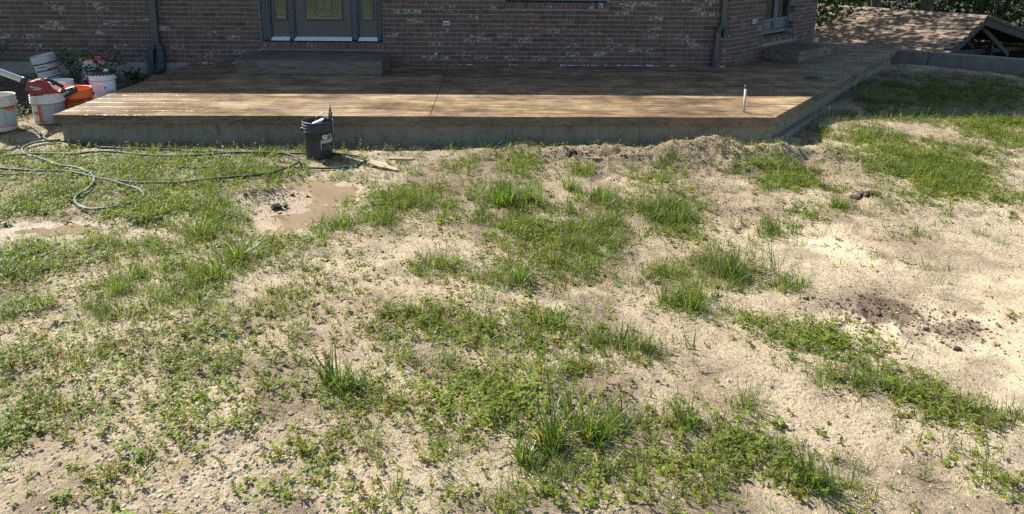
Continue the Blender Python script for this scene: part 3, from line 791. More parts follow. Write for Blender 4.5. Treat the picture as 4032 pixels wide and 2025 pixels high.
DOOR_X = (-3.318, -1.552); WIN_X = (0.235, 1.737)
back_open = [(DOOR_X[0], DOOR_X[1], 0.232, 2.46), (WIN_X[0], WIN_X[1], 0.84, 2.20)]
wall_b, R3b, pcs = wall_part(Vector((0, WALL_Y, 0)), Vector((1, 0, 0)), Vector((0, -1, 0)), -12.5, 3.585, back_open, 3.585, True)
cand = sorted([p for p in pcs if p[2] < 0.99 and p[1] - p[0] > 0.15], key=lambda p: abs((p[0] + p[1]) / 2 - 0.9))[:300]
cs = set(cand)
variants = []
for i in range(6):
    r = random.Random(100 + i); j = lambda: r.uniform(-0.0018, 0.0018)
    L, Hh = BL - 0.010, CH - 0.010
    vs = [(s + j(), -dd, z + j()) for dd in (-0.01, 0.0) for z in (-Hh / 2, Hh / 2) for s in (-L / 2, L / 2)]
    me = bpy.data.meshes.new('brick'); me.from_pydata(vs, [], [(4, 5, 7, 6), (0, 1, 5, 4), (2, 6, 7, 3), (0, 4, 6, 2), (1, 3, 7, 5)]); me.materials.append(M['brick'])
    variants.append(me)
rb = random.Random(5)
full = BL - 0.010
for p, q, z0, z1 in cand:
    o = bpy.data.objects.new('brick', rb.choice(variants))
    o.location = ((p + q) / 2, rb.uniform(-0.0015, 0.0015), (z0 + z1) / 2)
    o.scale = ((q - p) / full, 1, 1)
    link(o, wall_b)
merged_bricks(wall_b, R3b, [p for p in pcs if p not in cs])

ang_open = [(1.17, 2.34, 0.25, 2.42)]
wall_a, R3a, pca = wall_part(CORNER, E45, N45, 0.0, ANG_LEN, ang_open, 0.0, False)
merged_bricks(wall_a, R3a, pca)
# brick return in the door reveal of the angled wall
RV = Matrix(((-N45.x, -E45.x, 0, CORNER.x + E45.x * 2.34), (-N45.y, -E45.y, 0, CORNER.y + E45.y * 2.34), (0, 0, 1, 0), (0, 0, 0, 1)))
merged_bricks(wall_a, RV, [(0.004, 0.092, c * CH + 0.005, c * CH + CH - 0.005) for c in range(6, 36)])

# remaining walls, roof and eaves (above and behind the view; they throw the shadow on the patio)
mb = MB()
ex = CORNER + E45 * ANG_LEN; rx_ = ex + Vector((-0.70711, 0.70711, 0)) * 4.2
mb.prism([(ex.x, ex.y), (rx_.x, rx_.y), (rx_.x - 0.1, rx_.y - 0.1), (ex.x - 0.15, ex.y - 0.13)], -0.5, EAVE_Z, axis=2)
mb.box(-12.5, rx_.x - 0.05, 15.85, 16.0, -0.5, EAVE_Z); mb.box(-12.5, -12.35, 10.56, 15.84, -0.5, EAVE_Z)
hpart(mb, 'rear_wall', M['mortar'])
mb = MB()
EV_Y, EV_Z = 10.10, 2.78
ol = [(-13.0, EV_Y), (4.75, EV_Y), (6.75, 12.25), (3.2, 16.6), (-13.0, 16.6)]
n = len(ol)
rd = [(-10.0, 13.6, 4.9), (2.6, 13.9, 4.9)]
vs = [(x, y, EV_Z - 0.17) for x, y in ol] + [(x, y, EV_Z) for x, y in ol] + rd
fs = [(4, 3, 2, 1, 0)] + [(i, (i + 1) % n, n + (i + 1) % n, n + i) for i in range(n)]
fs += [(5, 6, 11, 10), (6, 7, 11), (7, 8, 11), (8, 9, 10, 11), (9, 5, 10)]
mb.add(vs, fs)
hpart(mb, 'roof', M['fascia'])

# concrete foundation left of the patio
mb = MB(); mb.box(-12.5, PX0 - 0.004, WALL_Y - 0.012, WALL_Y + 0.1, -0.7, -0.004)
hpart(mb, 'foundation', M['house_concrete'], bevel=0.004)

# ---- front door with side lights
def rowlock(name, x0, x1, zt, zb, out_, R3, count, slope=0.02):
    w = (x1 - x0) / count
    r = random.Random(int(abs(x0) * 100))
    mb = MB(); mb.box(x0, x1, -0.05, out_ - 0.006, zb + 0.004, zt - slope - 0.006, R3)
    bed = hpart(mb, name, M['mortar'])
    for i in range(count):
        a = x0 + i * w + 0.005; b = x0 + (i + 1) * w - 0.005
        d = out_ + r.uniform(-0.003, 0.003)
        vs = [R3 @ Vector(v) for v in [(a, -0.06, zb), (b, -0.06, zb), (b, d, zb), (a, d, zb), (a, -0.06, zt), (b, -0.06, zt), (b, d, zt - slope), (a, d, zt - slope)]]
        m2 = MB(); m2.add(vs, [(0, 1, 2, 3), (4, 7, 6, 5), (2, 6, 7, 3), (0, 3, 7, 4), (1, 5, 6, 2), (0, 4, 5, 1)])
        c = sum((Vector(v) for v in m2.v), Vector()) / 8
        m2.v = [(v[0] - c.x, v[1] - c.y, v[2] - c.z) for v in m2.v]
        o = m2.build('brick', M['brick'], bed); o.location = (c.x, c.y - WALL_Y, c.z)
    return bed
rowlock('door_sill', DOOR_X[0] - 0.005, DOOR_X[1] + 0.005, 0.340, 0.236, 0.055, R3b, 26)
rowlock('window_sill', WIN_X[0] - 0.003, WIN_X[1] + 0.003, 0.945, 0.842, 0.035, R3b, 22)
rowlock('door_sill', 1.165, 2.345, 0.355, 0.262, 0.05, R3a, 17)

DY = WALL_Y + 0.035          # face of the door unit, set back in the opening
def bx(x0, x1, y0, y1, z0, z1): return MB().box(x0, x1, y0, y1, z0, z1)
unit = hpart(bx(-3.316, -1.554, DY + 0.055, DY + 0.09, 0.345, 2.455), 'door_unit', M['frame'])
for a, b in ((-3.316, -3.172), (-2.907, -2.824), (-2.010, -1.908), (-1.628, -1.554)):
    mbj = MB(); mbj.box(a, b, DY, DY + 0.054, 0.347, 2.45)
    mbj.box(a + 0.022, b - 0.022, DY - 0.014, DY - 0.0005, 0.347, 2.45)
    if a < -3.3: mbj.box(a + 0.055, a + 0.075, DY - 0.024, DY - 0.0145, 0.347, 2.45)
    hpart(mbj, 'jamb', M['frame'], unit, 0.004)
def glazed(x0, x1, g0, g1, zb, name, m, y):
    leaf = hpart(bx(x0 + 0.002, x1 - 0.002, y, y + 0.03, 0.395, 2.40), name, m, bevel=0.003)
    t = 0.022
    tr = MB()
    for q in ((g0 - t, g0, zb - t, 2.25), (g1, g1 + t, zb - t, 2.25)): tr.box(q[0], q[1], y - 0.018, y - 0.0005, q[2], q[3])
    tr.box(g0 + 0.0005, g1 - 0.0005, y - 0.018, y - 0.0005, zb - t, zb); tr.box(g0 + 0.0005, g1 - 0.0005, y - 0.018, y - 0.0005, 2.25 - t, 2.25)
    hpart(tr, 'glass_trim', M['frame'], leaf, 0.005)
    hpart(bx(g0 + 0.001, g1 - 0.001, y - 0.006, y - 0.001, zb + 0.001, 2.225), 'pane', M['leadglass'], leaf)
    return leaf
def came(leaf, lines, y):
    m2 = MB()
    for pts in lines:
        for p, q in zip(pts[:-1], pts[1:]):
            m2.bar((p[0], y - 0.0085, p[1]), (q[0], y - 0.0085, q[1]), 0.004, 0.0055, (0, 1, 0))
    hpart(m2, 'lead_came', M['came'], leaf)
def arc(cx, cz, rx, rz, a0, a1, n=10):
    return [(cx + rx * math.cos(math.radians(a0 + (a1 - a0) * i / n)), cz + rz * math.sin(math.radians(a0 + (a1 - a0) * i / n))) for i in range(n + 1)]
d = glazed(-2.822, -2.012, -2.653, -2.152, 0.655, 'door', M['door'], DY + 0.02)
cx = -2.4025; g0, g1 = -2.653, -2.152
L = [[(g0 + 0.045, 0.66), (g0 + 0.045, 2.2)], [(g1 - 0.045, 0.66), (g1 - 0.045, 2.2)], [(g0 + 0.075, 0.69), (g0 + 0.075, 2.2)], [(g1 - 0.075, 0.69), (g1 - 0.075, 2.2)],
     [(g0 + 0.045, 0.692), (g1 - 0.045, 0.692)], [(g0 + 0.14, 0.80), (g1 - 0.14, 0.80)], [(cx - 0.11, 0.80), (cx - 0.11, 2.1)], [(cx + 0.11, 0.80), (cx + 0.11, 2.1)], [(cx, 0.80), (cx, 2.1)],
     arc(cx, 0.735, 0.14, 0.045, 0, 360, 20), arc(cx - 0.05, 0.735, 0.05, 0.022, 0, 180), arc(cx + 0.05, 0.735, 0.05, 0.022, 180, 360), arc(cx - 0.1, 0.75, 0.045, 0.03, 90, 300), arc(cx + 0.1, 0.75, 0.045, 0.03, 240, 450)]
for s in (-1, 1):
    for k in range(6):
        L.append(arc(cx + s * 0.143, 0.83 + k * 0.09, 0.028, 0.042, 90 if s > 0 else -90, 270 if s > 0 else 90, 6))
        L.append([(cx + s * 0.17, 0.80 + k * 0.09), (cx + s * 0.115, 0.87 + k * 0.09)])
came(d, L, DY + 0.02)
hpart(MB().tube([(-2.09, DY + 0.02, 1.28), (-2.09, DY - 0.04, 1.28)], 0.012), 'knob_stem', M['steel'], d)
hpart(MB().tube([(-2.09, DY - 0.04, 1.28), (-2.09, DY - 0.075, 1.28)], [0.03, 0.022], 14), 'knob', M['steel'], d)
for x0, x1, a, b in ((-3.170, -2.909, -3.101, -2.959), (-1.906, -1.630, -1.844, -1.707)):
    sl = glazed(x0, x1, a, b, 0.655, 'side_light', M['door'], DY + 0.025)
    c = (a + b) / 2
    came(sl, [[(c - 0.035, 0.76), (c - 0.035, 2.2)], [(c, 0.80), (c, 2.2)], [(c + 0.035, 0.76), (c + 0.035, 2.2)], arc(c - 0.035, 0.735, 0.035, 0.03, 180, 360, 8), arc(c + 0.035, 0.735, 0.035, 0.03, 180, 360, 8), [(a, 0.735), (b, 0.735)], [(a, 0.695), (b, 0.695)]], DY + 0.025)
    hpart(MB().prism([(x0 - 0.004, 0), (x1 + 0.004, 0), (x1 - 0.012, 1), (x0 + 0.012, 1)], 0, 1).__class__().add(
        [(x0 - 0.002, DY - 0.055, 0.352), (x1 + 0.002, DY - 0.055, 0.352), (x1 - 0.004, DY + 0.02, 0.392), (x0 + 0.004, DY + 0.02, 0.392), (x0 - 0.002, DY - 0.055, 0.345), (x1 + 0.002, DY - 0.055, 0.345), (x1 - 0.004, DY + 0.02, 0.345), (x0 + 0.004, DY + 0.02, 0.345)],
        [(0, 1, 2, 3), (4, 7, 6, 5), (0, 4, 5, 1), (1, 5, 6, 2), (2, 6, 7, 3), (3, 7, 4, 0)]), 'threshold', M['alu'], unit)
hpart(MB().add([(-2.838, DY - 0.062, 0.352), (-2.002, DY - 0.062, 0.352), (-2.012, DY + 0.018, 0.393), (-2.822, DY + 0.018, 0.393), (-2.838, DY - 0.062, 0.345), (-2.002, DY - 0.062, 0.345), (-2.012, DY + 0.018, 0.345), (-2.822, DY + 0.018, 0.345)],
      [(0, 1, 2, 3), (4, 7, 6, 5), (0, 4, 5, 1), (1, 5, 6, 2), (2, 6, 7, 3), (3, 7, 4, 0)]), 'threshold', M['alu'], unit)

# ---- window over its brick sill (only its foot is in view)
win = hpart(bx(WIN_X[0], WIN_X[1], WALL_Y + 0.03, WALL_Y + 0.06, 0.95, 2.2), 'window', M['frame'])
mbw = MB()
for a, b in ((WIN_X[0], WIN_X[0] + 0.05), (0.96, 1.01), (WIN_X[1] - 0.05, WIN_X[1])): mbw.box(a + 0.001, b - 0.001, WALL_Y + 0.0, WALL_Y + 0.029, 0.952, 2.19)
mbw.box(WIN_X[0] + 0.051, 0.959, WALL_Y + 0.001, WALL_Y + 0.029, 0.952, 0.995); mbw.box(1.011, WIN_X[1] - 0.051, WALL_Y + 0.001, WALL_Y + 0.029, 0.952, 0.995)
hpart(mbw, 'window_frame', M['doorblue'], win, 0.004)
for a, b in ((WIN_X[0] + 0.052, 0.958), (1.012, WIN_X[1] - 0.052)):
    hpart(bx(a, b, WALL_Y + 0.022, WALL_Y + 0.0285, 0.997, 2.18), 'pane', M['glass'], win)

# ---- paired glass door in the angled wall
def abox(s0, s1, d0, d1, z0, z1): return MB().box(s0, s1, d0, d1, z0, z1, R3a)
gd = hpart(abox(1.172, 2.338, -0.15, -0.125, 0.357, 2.41), 'patio_door', M['doorblue'])
for s0, s1 in ((1.18, 1.752), (1.772, 2.335)):
    mb = MB()
    mb.box(s0, s0 + 0.05, -0.1245, -0.085, 0.37, 2.39, R3a); mb.box(s1 - 0.05, s1, -0.1245, -0.085, 0.37, 2.39, R3a)
    mb.box(s0 + 0.0505, s1 - 0.0505, -0.1245, -0.087, 0.37, 0.425, R3a); mb.box(s0 + 0.0505, s1 - 0.0505, -0.1245, -0.087, 0.57, 0.62, R3a); mb.box(s0 + 0.0505, s1 - 0.0505, -0.1245, -0.087, 2.3, 2.39, R3a)
    lf = hpart(mb, 'door_leaf', M['doorblue'], gd, 0.004)
    hpart(abox(s0 + 0.051, s1 - 0.051, -0.124, -0.108, 0.43, 0.565), 'kick_panel', M['doorblue'], gd, 0.008)
    hpart(abox(s0 + 0.051, s1 - 0.051, -0.124, -0.112, 0.621, 2.299), 'pane', M['glass'], gd)
hpart(abox(1.7525, 1.7715, -0.124, -0.078, 0.37, 2.39), 'astragal', M['doorblue'], gd, 0.004)

# ---- small fittings on the walls
ob = hpart(bx(-0.668, -0.565, WALL_Y - 0.022, WALL_Y - 0.002, 0.580, 0.644), 'outlet_cover', M['plastic_white'], bevel=0.003)
for x in (-0.640, -0.592):
    hpart(MB().tube([(x, WALL_Y - 0.022, 0.612), (x, WALL_Y - 0.036, 0.612)], 0.022, 18), 'outlet_flap', M['plastic_grey'], ob)
op = hpart(abox(0.725, 0.84, 0.002, 0.035, 0.595, 0.677), 'outlet_cover', M['plastic_grey'], bevel=0.004)
hpart(abox(0.715, 0.724, 0.002, 0.045, 0.592, 0.680), 'cover_hinge', M['plastic_white'], op, 0.002)
px = -0.778
hpart(MB().tube([(px, WALL_Y + 0.02, 0.163), (px, WALL_Y - 0.055, 0.163), (px, WALL_Y - 0.075, 0.150)], [0.024, 0.024, 0.025], 16), 'drain_stub', M['pvc'])

def rect_tube(mb, pts, w, dpt):
    """rectangular pipe along pts, width across the wall, depth away from it"""
    vs, fs = [], []
    for i, p in enumerate(pts):
        p = Vector(p); d = (Vector(pts[min(i + 1, len(pts) - 1)]) - Vector(pts[max(i - 1, 0)])).normalized()
        side = Vector((1, 0, 0)) - d * d.x; side.normalize(); dp = d.cross(side)
        for a, b in ((-1, -1), (1, -1), (1, 1), (-1, 1)):
            vs.append(p + side * a * w / 2 + dp * b * dpt / 2)
    for i in range(len(pts) - 1):
        for k in range(4): fs.append((i * 4 + k, i * 4 + (k + 1) % 4, i * 4 + 4 + (k + 1) % 4, i * 4 + 4 + k))
    fs += [(3, 2, 1, 0), tuple(len(vs) - 4 + k for k in range(4))]
    mb.add(vs, fs)
def ribs(mb, pts, w, dpt, n):
    for i in range(n):
        t = i / (n - 1) * (len(pts) - 1); k = min(int(t), len(pts) - 2)
        p = Vector(pts[k]).lerp(Vector(pts[k + 1]), t - k); d = (Vector(pts[k + 1]) - Vector(pts[k])).normalized()
        rect_tube(mb, [p - d * 0.004, p + d * 0.004], w, dpt)
DSY = WALL_Y - 0.055
# left downspout: straight pipe, Y fitting, one leg to a corrugated drain and one kicked out over the patio
mb = MB(); rect_tube(mb, [(-4.79, DSY, 2.6), (-4.812, DSY, 0.33)], 0.098, 0.072); ds = hpart(mb, 'downspout', M['downspout'], bevel=0.008)
tag(ds, 'left downspout ending in a two-legged fitting')
mb = MB(); rect_tube(mb, [(-4.812, DSY, 0.345), (-4.812, DSY, 0.27)], 0.112, 0.086); rect_tube(mb, [(-4.815, DSY, 0.285), (-4.875, DSY, 0.235), (-4.902, DSY, 0.18)], 0.088, 0.08); rect_tube(mb, [(-4.805, DSY, 0.285), (-4.765, DSY, 0.235), (-4.752, DSY, 0.18)], 0.088, 0.08)
ribs(mb, [(-4.868, DSY, 0.24), (-4.902, DSY, 0.18)], 0.098, 0.09, 4); ribs(mb, [(-4.77, DSY, 0.24), (-4.752, DSY, 0.18)], 0.098, 0.09, 4)
hpart(mb, 'splitter', M['downspout_blue'], ds, 0.004)
mb = MB(); rect_tube(mb, [(-4.902, DSY, 0.18), (-4.908, DSY, -0.03)], 0.086, 0.076); hpart(mb, 'leg', M['downspout_blue'], ds, 0.006)
mb = MB(); rect_tube(mb, [(-4.752, DSY, 0.18), (-4.756, DSY, -0.04), (-4.765, DSY - 0.035, -0.085), (-4.785, DSY - 0.11, -0.125)], 0.086, 0.076); hpart(mb, 'kick_out', M['downspout_blue'], ds, 0.006)
def corrugated(p0, p1, r, n):
    pr = []
    L = (Vector(p1) - Vector(p0)).length
    for i in range(n * 4 + 1):
        pr.append((r * (1 + 0.06 * (1 if i % 4 in (1, 2) else -1)), -L * i / (n * 4)))
    return MB().lathe(pr, 22, Matrix.Translation(p0))
hpart(corrugated((-4.912, DSY - 0.01, -0.02), (-4.912, DSY - 0.01, -0.34), 0.062, 14), 'drain_pipe', M['downspout_blue'], ds)
# right downspout
mb = MB(); rect_tube(mb, [(3.452, DSY, 2.6), (3.452, DSY, 0.66)], 0.078, 0.06); ds = hpart(mb, 'downspout', M['downspout'], bevel=0.008)
tag(ds, 'right downspout beside the house corner with one leg left open')
mb = MB(); rect_tube(mb, [(3.452, DSY, 0.675), (3.452, DSY, 0.60)], 0.092, 0.075); rect_tube(mb, [(3.45, DSY, 0.615), (3.405, DSY, 0.575), (3.385, DSY, 0.53)], 0.074, 0.068); rect_tube(mb, [(3.455, DSY, 0.615), (3.492, DSY, 0.575), (3.503, DSY, 0.44)], 0.074, 0.068)
ribs(mb, [(3.408, DSY, 0.58), (3.385, DSY, 0.53)], 0.083, 0.078, 4); ribs(mb, [(3.49, DSY, 0.58), (3.50, DSY, 0.52)], 0.083, 0.078, 4)
hpart(mb, 'splitter', M['downspout_blue'], ds, 0.004)
mb = MB(); rect_tube(mb, [(3.385, DSY, 0.53), (3.388, DSY, 0.50), (3.372, DSY, 0.18)], 0.072, 0.064); hpart(mb, 'leg', M['downspout'], ds, 0.006)
mb = corrugated((3.372, DSY - 0.005, 0.135), (3.372, DSY - 0.005, 0.0), 0.050, 8); mb.lathe([(0.047, 0.20), (0.051, 0.135)], 22, Matrix.Translation((3.372, DSY - 0.005, 0)))
hpart(mb, 'drain_pipe', M['downspout_blue'], ds)

# crumbling white caulk along the foot of the wall
mb = MB(); r = random.Random(4)
for a, b, dens in ((-0.45, -0.25, 0.9), (0.3, 1.2, 0.35), (1.2, 2.75, 0.9), (2.75, 3.3, 0.6), (3.43, 3.58, 0.8), (-4.2, -3.4, 0.4)):
    x = a
    while x < b:
        l = r.uniform(0.02, 0.11)
        if r.random() < dens:
            h = r.uniform(0.004, 0.016); w = r.uniform(0.012, 0.034); y = WALL_Y - 0.003
            mb.add([(x, y, 0.001), (x + l, y, 0.001), (x + l * 0.9, y - w, 0.001), (x + l * 0.15, y - w * 0.8, 0.001), (x, y, h), (x + l, y, h * 0.7), (x + l * 0.85, y - w * 0.5, 0.004), (x + l * 0.2, y - w * 0.5, 0.004)],
                   [(4, 5, 6, 7), (7, 6, 2, 3), (0, 4, 7, 3), (1, 2, 6, 5)])
        x += l + r.uniform(0, 0.03)
hpart(mb, 'caulk', M['caulk'])

# ------------------------------------------------------------------ concrete steps
def step(label, quad, h, seed):
    c = sum((Vector((*q, 0)) for q in quad), Vector()) / 4
    o = empty('concrete_step', (c.x, c.y, 0))
    tag(o, label, 'step')
    mb = MB(); rough_prism(mb, [(q[0] - c.x, q[1] - c.y) for q in quad], 0.0005, h, 0.045, 0.012, 6, seed)
    mb.build('body', M['step'], o, 0.006)
    ins_ = [((q[0] - c.x) * 0.985, (q[1] - c.y) * 0.97) for q in quad]
    mb = MB(); rough_prism(mb, ins_, h + 0.0005, h + 0.007, 0.06, 0.004, 1, seed + 1); mb.build('tread', M['step'], o)
step('wide stamped concrete step in front of the leaded-glass door', [(-3.39, 9.63), (-1.44, 9.60), (-1.44, 10.54), (-3.39, 10.54)], 0.176, 3)
s0 = CORNER + E45 * 1.18; s1 = CORNER + E45 * 2.60
q = [s0 + N45 * 0.006, s0 + N45 * 0.60, s1 + N45 * 0.60, s1 + N45 * 0.006]
step('stamped concrete step under the glass door in the angled wall', [(v.x, v.y) for v in q], 0.155, 14)

# ------------------------------------------------------------------ retaining wall
rw = empty('retaining_wall', (RW_A.x, RW_A.y, -3.3))
tag(rw, 'old dark concrete retaining wall running from the patio to the right edge', 'wall')
for a, b, zt in ((-1.6, 1.68, 0.012), (1.69, 4.6, 0.006), (4.61, 8.0, 0.0)):
    L = b - a
    mb = MB()
    nseg = int(L / 0.12)
    vs, fs = [], []
    r = random.Random(int(a * 10))
    for i in range(nseg + 1):
        p = RW_A + RW_D * (a + L * i / nseg)
        j = lambda s_: r.uniform(-s_, s_)
        for off, z in ((0.0, -3.4), (0.0 + j(0.004), -0.25), (0.0 + j(0.006), zt - 0.012 + j(0.006)), (0.02, zt + j(0.004)), (0.19, zt + j(0.004)), (0.21, zt - 0.015), (0.21, -3.4)):
            v = p + RW_M * off
            vs.append((v.x - RW_A.x, v.y - RW_A.y, z + 3.3))
    for i in range(nseg):
        for k in range(6): fs.append((i * 7 + k, i * 7 + k + 1, i * 7 + 8 + k, i * 7 + 7 + k))
    fs += [tuple(range(6, -1, -1)), tuple(nseg * 7 + k for k in range(7))]
    mb.add(vs, fs); mb.build('panel', M['old_concrete'], rw)

# ------------------------------------------------------------------ open shed below the wall
PK = Vector((12.228, 17.752, 0.22)); SU = Vector((0.5446, -0.8387, 0)); SV = Vector((0.8387, 0.5446, 0))
SL, SR = 0.448, 0.196
shed = empty('open_shed', (PK.x, PK.y, -3.35))
tag(shed, 'low open shed with brown shingle roof behind the retaining wall', 'shed')
def sp(t, a, b): return PK + SU * t + SV * a + Vector((0, 0, b)) - Vector((PK.x, PK.y, -3.35))
def spart(mb, name, m, bevel=0.0, parent=None): return mb.build(name, m, parent or shed, bevel)
T0, T1, WL, WR = 0.30, -9.5, 2.7, 5.6
def plane(mb, a0, b0, a1, b1, th):
    vs = [sp(t, a, b - d) for d in (0, th) for t, a, b in ((T0, a0, b0), (T0, a1, b1), (T1, a1, b1), (T1, a0, b0))]
    mb.add(vs, [(0, 1, 2, 3), (7, 6, 5, 4), (0, 4, 5, 1), (1, 5, 6, 2), (2, 6, 7, 3), (3, 7, 4, 0)])
mb = MB(); plane(mb, 0.0, -0.012, -WL, -0.012 - WL * SL, 0.03); deck = spart(mb, 'roof', M['oldwood'])
mb = MB(); plane(mb, 0.012, 0.0, WR, -WR * SR, 0.045); spart(mb, 'roof', M['shingle'])
ln = Vector((0, -1, -SL)).normalized()
W3 = (SV * -1 + Vector((0, 0, -SL))).normalized()        # down the slope
NN = SU.cross(W3).normalized()
if NN.z < 0: NN = -NN
tab = MB(); L_, H_, t_ = 0.288, 0.17, 0.016
tab.add([(-L_ / 2, 0, 0), (L_ / 2, 0, 0), (L_ / 2, H_, 0.003), (-L_ / 2, H_, 0.003), (-L_ / 2, 0, t_ * 0.3), (L_ / 2, 0, t_ * 0.3), (L_ / 2, H_, 0.003 + t_), (-L_ / 2, H_, 0.003 + t_)],
        [(4, 5, 6, 7), (2, 3, 7, 6), (0, 4, 7, 3), (1, 2, 6, 5), (0, 1, 5, 4)])
tab_me = tab.mesh('shingle', M['shingle'])
spots = []
rs = random.Random(3)
nrow = int(WL * math.sqrt(1 + SL * SL) / 0.133)
for r in range(nrow):
    t = T0 - 0.02 - 0.15 * (r % 2) - 0.15
    while t > T1:
        spots.append((r, t + rs.uniform(-0.006, 0.006))); t -= 0.305
spots.sort(key=lambda q: (q[1] < -6.3, -q[1]))
big = [q for q in spots if q[0] <= 15][:300]
bs = set(big)
def tab_matrix(r, t):
    o = sp(t, 0, 0) + W3 * (0.133 * r) + NN * (0.001 + 0.0007 * (r % 2))
    return Matrix(((SU.x, W3.x, NN.x, o.x), (SU.y, W3.y, NN.y, o.y), (SU.z, W3.z, NN.z, o.z), (0, 0, 0, 1)))
for r, t in big:
    o = bpy.data.objects.new('shingle', tab_me); link(o, deck); o.matrix_local = tab_matrix(r, t)
V, F, rn = [], [], []
tv = [Vector(v) for v in tab.v]
for r, t in spots:
    if (r, t) in bs: continue
    mm = tab_matrix(r, t); n = len(V)
    V += [tuple(mm @ v) for v in tv]; F += [[i + n for i in f] for f in tab.f]; rn += [rs.random()] * 8
tag(npmesh('shingles', np.array(V), np.array(F), M['shingle'], deck, tint={'rnd': np.array(rn)}), kind='stuff')
mb = MB()
t = T0 - 0.01
while t > T1:
    vs = [sp(t, 0.13, 0.018 - 0.13 * SR), sp(t, 0, 0.032), sp(t, -0.13, 0.014 - 0.13 * SL), sp(t - 0.29, -0.13, 0.008 - 0.13 * SL), sp(t - 0.29, 0, 0.026), sp(t - 0.29, 0.13, 0.012 - 0.13 * SR)]
    mb.add(vs, [(0, 1, 4, 5), (1, 2, 3, 4)]); t -= 0.285
spart(mb, 'ridge_cap', M['shingle'], parent=deck)
def gb(name, a0, b0, a1, b1, w, th, t=0.0, m='oldwood'):
    mb = MB(); mb.bar(sp(t, a0, b0), sp(t, a1, b1), th, w, tuple(SU.cross(Vector((0, 0, 1))).cross(SU)) if False else (0, 0, 1))
    return spart(mb, name, M[m], 0.006)
gb('rake_board', 0.0, -0.12, -WL, -0.12 - WL * SL, 0.15, 0.03, 0.26)
gb('rake_board', 0.03, -0.14, WR, -0.14 - (WR - 0.03) * SR, 0.19, 0.03, 0.26)
gb('drip_edge', 0.02, 0.012, WR, 0.012 - (WR - 0.02) * SR, 0.022, 0.03, 0.33, 'plastic_grey')
gb('rafter', -0.05, -0.26, -WL + 0.1, -0.26 - (WL - 0.15) * SL, 0.12, 0.04, -0.1)
gb('post', -0.59, -0.34, -0.58, -3.3, 0.10, 0.10, -0.05)
gb('brace', 0.03, -0.20, 2.06, -1.12, 0.13, 0.045, 0.1)
gb('brace', -0.17, -0.26, 1.30, -0.97, 0.10, 0.045, -0.45)
gb('post', 1.82, -0.40, 1.88, -3.3, 0.10, 0.09, -0.25)
gb('tie_beam', -1.9, -0.93, 5.4, -1.16, 0.14, 0.05, -0.35)
gb('tie_beam', -1.9, -1.02, 5.4, -1.22, 0.12, 0.05, -1.6)
for t in (-2.2, -4.2, -6.2, -8.2):
    gb('rafter', -0.05, -0.16, -WL + 0.1, -0.16 - (WL - 0.15) * SL, 0.12, 0.04, t)
    gb('rafter', 0.05, -0.14, WR - 0.1, -0.14 - (WR - 0.15) * SR, 0.12, 0.04, t)
for t in (0.0, -3.1, -6.2, -9.3):
    gb('post', -WL + 0.2, -1.25, -WL + 0.2, -3.4, 0.12, 0.12, t); gb('post', WR - 0.25, -1.15, WR - 0.25, -3.4, 0.12, 0.12, t)
mb = MB()
for k in range(20):                                             # boarded far end and far side keep the inside dark
    a = -WL + 0.25 + k * 0.4; top = (-0.10 + a * SL if a < 0 else -0.10 - a * SR) - 0.05
    mb.bar(sp(-9.35, a + 0.19, top), sp(-9.35, a + 0.19, -3.4), 0.39, 0.03, tuple(SV))
spart(mb, 'rear_boarding', M['oldwood'])
mb = MB(); mb.add([sp(-0.5, -WL + 0.3, -1.35), sp(-9.3, -WL + 0.3, -1.35), sp(-9.3, -WL + 0.3, -3.4), sp(-0.5, -WL + 0.3, -3.4)], [(0, 1, 2, 3)]); spart(mb, 'side_boarding', M['oldwood'])
mb = MB(); mb.add([sp(-0.2, WR - 0.2, -1.2), sp(-9.3, WR - 0.2, -1.2), sp(-9.3, WR - 0.2, -3.4), sp(-0.2, WR - 0.2, -3.4)], [(0, 1, 2, 3)]); spart(mb, 'side_boarding', M['oldwood'])
# stored lumber across the tie beams
for k, (a0, a1, b, t) in enumerate(((0.9, 3.4, -0.93, -0.8), (1.2, 3.9, -0.90, -1.1), (2.0, 4.6, -0.98, -0.6), (1.6, 4.2, -0.84, -1.4), (-1.2, 1.3, -0.9, -1.0))):
    mb = MB(); mb.bar(sp(t, a0, b), sp(t - 0.5, a1, b - 0.12), 0.14, 0.035)
    o = mb.build('lumber_board', M['brownwood'], None, 0.003)
    o.location = (PK.x, PK.y, -3.35)
    tag(o, ['long brown board lying foremost on the beams in the shed gable', 'brown board behind the foremost one on the shed beams', 'lowest board reaching furthest right under the shed gable', 'topmost board of the stack inside the shed gable', 'board on the left side of the shed gable behind the post'][k], 'board', 'boards stored in the shed')

# ------------------------------------------------------------------ buckets and pails
def text_mesh(body, size, bold=0.0):
    cu = bpy.data.curves.new('txt', 'FONT'); cu.body = body; cu.size = size; cu.align_x = 'CENTER'; cu.align_y = 'CENTER'; cu.offset = bold
    o = bpy.data.objects.new('txt', cu); COL.objects.link(o)
    bpy.context.view_layer.update()
    me = bpy.data.meshes.new_from_object(o.evaluated_get(bpy.context.evaluated_depsgraph_get()))
    vs = [tuple(v.co) for v in me.vertices]; fs = [tuple(p.vertices) for p in me.polygons]
    bpy.data.objects.remove(o, do_unlink=True); bpy.data.curves.remove(cu); bpy.data.meshes.remove(me)
    return vs, fs

